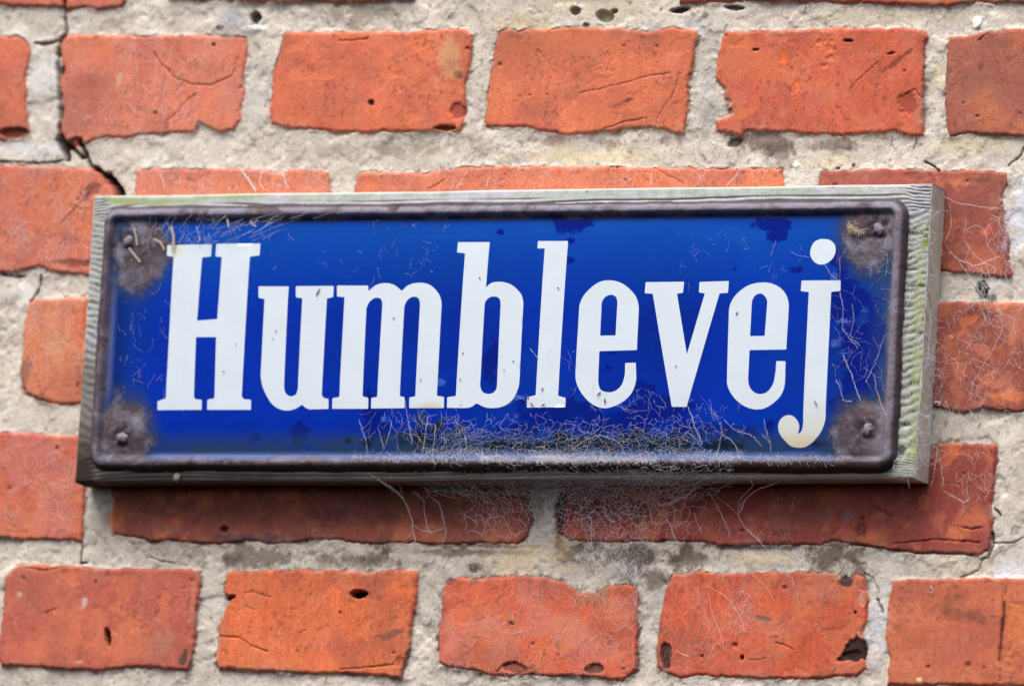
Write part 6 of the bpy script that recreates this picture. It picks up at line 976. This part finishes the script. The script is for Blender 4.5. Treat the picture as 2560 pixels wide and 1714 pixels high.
# letters: each a thin raised layer of white enamel lying on the plate
def outline(pg):
    """points (x, z, smooth): straight runs between corners, rounded runs through the smooth points"""
    n = len(pg); P = np.array([q[:2] for q in pg], float); sm = [q[2] for q in pg]; T = [None] * n
    for i in range(n):
        if not sm[i]: continue
        a = P[i] - P[i - 1]; b = P[(i + 1) % n] - P[i]; la = np.linalg.norm(a) + 1e-9; lb = np.linalg.norm(b) + 1e-9
        if la > 2.5 * lb and not sm[i - 1]: t = a / la
        elif lb > 2.5 * la and not sm[(i + 1) % n]: t = b / lb
        else: t = (a / la * lb + b / lb * la); t = t / (np.linalg.norm(t) + 1e-9)
        T[i] = t
    out = []
    for i in range(n):
        j = (i + 1) % n; p, q = P[i], P[j]; L = np.linalg.norm(q - p)
        if not sm[i] and not sm[j]:
            m = max(1, int(L / 3)); out += [p + (q - p) * k / m for k in range(m)]; continue
        ch = (q - p) / (L + 1e-9); t0 = T[i] if sm[i] else ch; t1 = T[j] if sm[j] else ch
        m = max(3, int(L / .5))
        for k in range(m):
            s = k / m; h00 = 2*s**3-3*s**2+1; h10 = s**3-2*s**2+s; h01 = -2*s**3+3*s**2; h11 = s**3-s**2
            out.append(h00 * p + h10 * L * t0 + h01 * q + h11 * L * t1)
    # take the knife edge off the corners
    O = np.array(out); n = len(O); res = []
    for i in range(n):
        a = O[i - 1] - O[i]; b = O[(i + 1) % n] - O[i]; la = np.linalg.norm(a); lb = np.linalg.norm(b)
        cs = (a @ b) / (la * lb + 1e-9)
        if cs > -.85:
            k = .38; ka = min(k, la * .4) / la; kb = min(k, lb * .4) / lb
            res += [O[i] + a * ka, O[i] + (a * ka + b * kb) * .3, O[i] + b * kb]
        else: res.append(O[i])
    return np.array(res)
def letter(ch, polys):
    loops = [outline(p) for p in polys if not isinstance(p, str)]
    pts = []; edges = []
    for lp in loops:
        b = len(pts); n = len(lp); pts += [Vector(q) for q in lp]; edges += [(b + i, b + (i + 1) % n) for i in range(n)]
    A = np.concatenate(loops); x0, z0 = A.min(0); x1, z1 = A.max(0)
    gx, gz = np.meshgrid(np.arange(x0, x1, 1.6), np.arange(z0, z1, 1.6)); gx = gx.ravel(); gz = gz.ravel()
    ins = np.zeros(len(gx), bool)
    for lp in loops: ins ^= inside(gx, gz, lp)
    dmin = np.min([seg_dist(gx, gz, lp, True) for lp in loops], 0); k = ins & (dmin > .5)
    pts += [Vector((a, b)) for a, b in zip(gx[k], gz[k])]
    ov, oe, of, *_ = delaunay_2d_cdt(pts, edges, [], 0, 1e-5)
    O = np.array([list(q) for q in ov]); Fc = np.array(of)
    cen = O[Fc].mean(1); ins = np.zeros(len(cen), bool)
    for lp in loops: ins ^= inside(cen[:, 0], cen[:, 1], lp)
    Fc = Fc[ins]
    h, d = plate_raw(O[:, 0], O[:, 1]); h = h - screw_dip(O[:, 0], O[:, 1])
    top = h + .045
    cnt = {}
    for t in Fc:
        for a, b in ((t[0], t[1]), (t[1], t[2]), (t[2], t[0])): cnt[(a, b)] = 1
    bd = [e for e in cnt if (e[1], e[0]) not in cnt]
    rim_ids = sorted({i for e in bd for i in e}); mp = {i: len(O) + k for k, i in enumerate(rim_ids)}
    nr = len(rim_ids); mu = {i: len(O) + nr + k for k, i in enumerate(rim_ids)}
    VV = np.concatenate([np.stack([O[:, 0], -(TB + top), O[:, 1]], 1), np.stack([O[rim_ids, 0], -(TB + h[rim_ids] - .1), O[rim_ids, 1]], 1), np.stack([O[rim_ids, 0], -(TB + top[rim_ids]), O[rim_ids, 1]], 1)])
    FF = [list(t) for t in Fc]
    for a, b in bd: FF += [[mu[a], mp[b], mu[b]], [mu[a], mp[a], mp[b]]]
    Cc = np.broadcast_to(lin((218, 230, 240), .82), (len(VV), 3)).copy()
    Cc = Cc * (1 + .05 * (vn(VV[:, 0], VV[:, 2], 9, 180) - .5))[:, None]
    if ch == 'j': Cc = mix(Cc, lin((222, 190, 140)), .85 * ss(z0 + 9, z0 + .5, VV[:, 2])); Cc = mix(Cc, lin((214, 212, 180)), .4 * ss(z0 + 30, z0 + 10, VV[:, 2]))
    if ch == 'H': Cc = mix(Cc, lin((224, 222, 180)), .7 * ss(6, 1, np.hypot(VV[:, 0] - x0 - 5.5, VV[:, 2] - z1 + 2)))
    if ch == 'm': Cc = mix(Cc, lin((212, 196, 160)), .7 * ss(5, 1, np.hypot((VV[:, 0] - x1 + 7) * .4, (VV[:, 2] - z0) * 1.2)))
    o = raw_mesh('letter', VV, np.array(FF), M_letter, plate, col=Cc, smooth=False)
    me = o.data; fl_ = np.ones(len(me.polygons), bool); fl_[len(Fc):] = False; me.polygons.foreach_set('use_smooth', fl_)
    return o
words = {'H': 'white capital letter H', 'u': 'white letter u', 'm': 'white letter m', 'b': 'white letter b', 'l': 'white letter l', 'v': 'white letter v', 'j': 'white letter j with its dot and yellowed tail'}
ecount = 0
for ch, polys in LETTERS:
    o = letter(ch, polys)
    if ch == 'e': ecount += 1; o['label'] = 'white letter e after the l' if ecount == 1 else 'white letter e after the v'
    else: o['label'] = words[ch]
# small chips and specks in the white enamel
# screws
def dome(r, h, n=26, m=9, seed=0):
    Vs = []; Fs = []; rg = np.random.RandomState(seed)
    for j in range(m + 1):
        t = j / m * math.pi / 2
        for i in range(n):
            a = 2 * math.pi * i / n; k = 1 + .10 * (rg.rand() - .5) + (.16 * math.sin(2 * a + seed * 1.7) + .08 * math.sin(5 * a + seed)) * (n > 20)
            Vs.append((r * math.cos(t) * math.cos(a) * k, -h * math.sin(t) - .1 * rg.rand(), r * math.cos(t) * math.sin(a) * k))
    for j in range(m):
        for i in range(n): Fs.append((j * n + i, j * n + (i + 1) % n, (j + 1) * n + (i + 1) % n, (j + 1) * n + i))
    return np.array(Vs), np.array(Fs)
for k, (sx, sz) in enumerate(SCREWS):
    v, f = dome(2.9, 1.9, seed=k)
    h = float(plate_raw(np.array([sx]), np.array([sz]))[0][0] - screw_dip(np.array([sx]), np.array([sz]))[0])
    v = v + np.array([sx, -(TB + h - .4), sz])
    raw_mesh('screw', v, f, M_screw, sign)

# ------------------------------------------------------------ cobwebs
def tubes(lines, rad):
    """lines: list of (k,3) arrays, rad per line -> V, F of three-sided tubes"""
    VV = []; FF = []; n0 = 0; S = 3
    for P, r in zip(lines, rad):
        P = np.asarray(P, float); k = len(P)
        if k < 2: continue
        T = np.gradient(P, axis=0); T /= np.linalg.norm(T, axis=1)[:, None] + 1e-9
        ref = np.array([0, 1.0, 0.2]); A = np.cross(T, ref); A /= np.linalg.norm(A, axis=1)[:, None] + 1e-9; Bn = np.cross(T, A)
        for s in range(S):
            a = 2 * math.pi * s / S; VV.append(P + (A * math.cos(a) + Bn * math.sin(a)) * r)
        i = np.arange(k - 1)
        for s in range(S):
            s2 = (s + 1) % S
            FF.append(np.stack([n0 + s * k + i, n0 + s * k + i + 1, n0 + s2 * k + i + 1, n0 + s2 * k + i], 1))
        n0 += S * k
    return np.concatenate(VV), np.concatenate(FF)
def quad_pt(q, s, t):
    q = np.array(q); s = np.asarray(s)[..., None]; t = np.asarray(t)[..., None]
    return (q[0] * (1 - s) + q[1] * s) * (1 - t) + (q[3] * (1 - s) + q[2] * s) * t
def qsize(q):
    q = np.array(q); return np.linalg.norm(q[1] - q[0]), np.linalg.norm(q[3] - q[0])
def cells(q, cell, drop, jit, seed):
    """foam-like net: edges of a Voronoi diagram, some missing, gently bent"""
    rg = np.random.RandomState(seed); W, Hh = qsize(q)
    n = max(12, int(W * Hh / (cell * cell * .8))); n = min(n, 1500)
    p = rg.rand(n, 2) * [W, Hh]
    dens = vn(p[:, 0], p[:, 1], 22, 190 + seed % 7); p = p[rg.rand(n) < .5 + dens]
    ov, oe, of, *_ = delaunay_2d_cdt([Vector(a) for a in p], [], [], 0, 1e-6)
    O = np.array([list(a) for a in ov]); Ft = [tuple(t) for t in of]
    cc = []; own = {}
    for i, t in enumerate(Ft):
        a, b, c = O[list(t)]; d = 2 * (a[0]*(b[1]-c[1]) + b[0]*(c[1]-a[1]) + c[0]*(a[1]-b[1]))
        if abs(d) < 1e-9: cc.append((-1e3, -1e3)); continue
        ux = ((a@a)*(b[1]-c[1]) + (b@b)*(c[1]-a[1]) + (c@c)*(a[1]-b[1])) / d; uy = ((a@a)*(c[0]-b[0]) + (b@b)*(a[0]-c[0]) + (c@c)*(b[0]-a[0])) / d
        cc.append((ux, uy))
        for e in ((t[0], t[1]), (t[1], t[2]), (t[2], t[0])): own.setdefault(tuple(sorted(e)), []).append(i)
    cc = np.array(cc); dn = rg.normal(0, 1, len(cc)); out = []
    for e, ts in own.items():
        if len(ts) != 2: continue
        a, b = cc[ts[0]], cc[ts[1]]
        if min(a[0], b[0]) < -2 or min(a[1], b[1]) < -2 or max(a[0], b[0]) > W + 2 or max(a[1], b[1]) > Hh + 2: continue
        L = np.linalg.norm(b - a)
        if L < .25 or L > cell * 3.2: continue
        mid_ = (a + b) / 2
        if rg.rand() < drop + .9 * max(0, .4 - float(vn(np.array(mid_[0]), np.array(mid_[1]), 14, 197))): continue
        k = 5; s = np.linspace(0, 1, k)[:, None]; P = a * (1 - s) + b * s
        nn = np.array([-(b - a)[1], (b - a)[0]]) / L; P = P + nn * (np.sin(s * math.pi) * rg.normal(0, .16) * L)
        P[1:-1] += rg.normal(0, .05, (k - 2, 2)) * L * .5
        D3 = quad_pt(q, P[:, 0] / W, P[:, 1] / Hh); dd = dn[ts[0]] * (1 - s[:, 0]) + dn[ts[1]] * s[:, 0]
        D3[:, 1] += dd * jit; out.append(D3)
    return out
def scrib(q, n, l, seed, vert=0):
    rg = np.random.RandomState(seed); W, Hh = qsize(q); out = []
    while len(out) < n:
        s, t = rg.rand(2)
        if vn(np.array(s * W), np.array(t * Hh), 13, 200 + seed % 5) < rg.rand() * .8: continue
        L = l * rg.uniform(.35, 1.5); k = max(4, int(L / .9)); a = rg.uniform(0, 2 * math.pi)
        if vert or rg.rand() < .55: a = (rg.normal(math.pi / 2, .5)) * (1 if rg.rand() < .5 else -1)
        p = np.array([s * W, t * Hh]); P = [p]; cur = rg.normal(0, .22)
        for i in range(k):
            a += rg.normal(0, .2) + cur * .4; p = p + L / k * np.array([math.cos(a), math.sin(a)]); P.append(p)
        P = np.array(P); D3 = quad_pt(q, P[:, 0] / W, P[:, 1] / Hh); D3[:, 1] += np.cumsum(rg.normal(-.02, .12, len(D3))) * .6 - abs(rg.normal(0, .25))
        out.append(D3)
        if rg.rand() < .5 and l > 3:
            j = rg.randint(1, k); b = D3[j].copy(); br = [b]; a2 = a + rg.choice([-1, 1]) * rg.uniform(.5, 1.2)
            for i in range(max(3, k // 2)):
                a2 += rg.normal(0, .3); b = b + L / k * np.array([math.cos(a2), 0, -math.sin(a2)]); br.append(b)
            out.append(np.array(br))
    return out
def bundle(P, r, seed):
    """a hand-placed strand: smooth polyline with a couple of thinner companions"""
    rg = np.random.RandomState(seed); P = np.array(P); k = (len(P) - 1) * 6 + 1
    t = np.linspace(0, len(P) - 1, k); Q = np.stack([np.interp(t, np.arange(len(P)), P[:, i]) for i in range(3)], 1)
    for _ in range(2): Q[1:-1] = (Q[:-2] + Q[1:-1] * 2 + Q[2:]) / 4
    Q[1:-1] += rg.normal(0, .16, (k - 2, 3)); r = r * .72; out = [(Q, r)]
    for c in range(3 if r > .1 else 1):
        off = rg.normal(0, .4, 3); w = np.sin(np.linspace(0, math.pi * rg.randint(1, 4), k))[:, None]
        out.append((Q + w * off + rg.normal(0, .08, (k, 3)), r * .45))
    return out
SILK = 1.0
for wi, wb_ in enumerate(WEBS):
    lines = []; rad = []; tl = []; tr = []
    for ci, c in enumerate(wb_['cells']):
        g = cells(c['q'], c['cell'], c['drop'], c['jit'], 10 + wi * 7 + ci); lines += g; rad += [c['r'] * SILK * 1.35] * len(g)
    for si, s in enumerate(wb_['scrib']):
        g = scrib(s['q'], s['n'], s['l'], 300 + wi * 11 + si, s.get('v', 0))
        if s.get('tan'): tl += g; tr += [s['r']] * len(g)
        else: lines += g; rad += [s['r'] * SILK * .78] * len(g)
    for li, (P, r) in enumerate(wb_['lines']):
        for Q, r2 in bundle(P, r, 900 + wi * 31 + li): lines.append(Q); rad.append(r2 * SILK)
    org = np.array(lines[0][0] if lines else tl[0][0])
    if lines: v, f = tubes(lines, rad)
    else: v, f = tubes(tl, tr); tl = []
    web = raw_mesh('cobweb', v - org, f, M_silk if lines else M_tan)
    web.location = [float(a) * MM for a in org]
    tag(web, wb_['lab'], 'cobweb', 'cobwebs on the sign and the wall')
    if tl:
        v, f = tubes(tl, tr); o = raw_mesh('dry_clump', v - org, f, M_tan, web)
    if wb_.get('debris'):
        rg = np.random.RandomState(77); q = wb_['scrib'][0]['q']; Vs = []; Fs = []; n0 = 0
        for i in range(wb_['debris']):
            p = quad_pt(q, rg.rand(), rg.rand() ** .8) ; dv, df = dome(.3 + .35 * rg.rand(), .35, 7, 3, i)
            a = rg.rand() * 3.1; sx = 1 + rg.rand() * 1.6; x = dv[:, 0] * sx; z = dv[:, 2].copy()
            dv[:, 0] = x * math.cos(a) - z * math.sin(a); dv[:, 2] = x * math.sin(a) + z * math.cos(a)
            Vs.append(dv + p); Fs.append(df + n0); n0 += len(dv)
        o = raw_mesh('caught_husks', np.concatenate(Vs) - org, np.concatenate(Fs), M_bits, web); o['kind'] = 'stuff'
    for (x, y, z), ln, wd_, an in wb_.get('marks', []):
        dv, df = dome(1.0, .3, 8, 3, 3); px, pz = dv[:, 0] * ln, dv[:, 2] * wd_; dv[:, 0] = px * math.cos(an) - pz * math.sin(an); dv[:, 2] = px * math.sin(an) + pz * math.cos(an)
        raw_mesh('stuck_speck', dv + np.array([x, y, z]) - org, df, M_bits, web)
    for P, r in wb_.get('straw', []):
        P = np.array(P); t = np.linspace(0, len(P) - 1, 9); Q = np.stack([np.interp(t, np.arange(len(P)), P[:, i]) for i in range(3)], 1)
        ls = [Q + np.array([dx, 0, dz]) for dx, dz in ((0, 0), (r * .7, .3), (-r * .5, -.3))]
        v, f = tubes(ls, [r * .5, r * .35, r * .3]); raw_mesh('straw_scrap', v - org, f, M_straw, web)
# a little pale cocoon on the lower edge of the board
v, f = dome(2.0, 1.6, 18, 7, 5); v[:, 2] *= 1.15
cc = raw_mesh('insect_cocoon', v, f, mat('pale cocoon', .9, .1, attr=False, base=tuple(lin((150, 145, 128))), bumps=[(1200, .0003)]))
cc.location = [a * MM for a in EXTRA['cocoon']]
tag(cc, 'tiny pale cocoon stuck to the lower edge of the wooden board near its left end', 'cocoon')
print('objects', len(sc.objects))
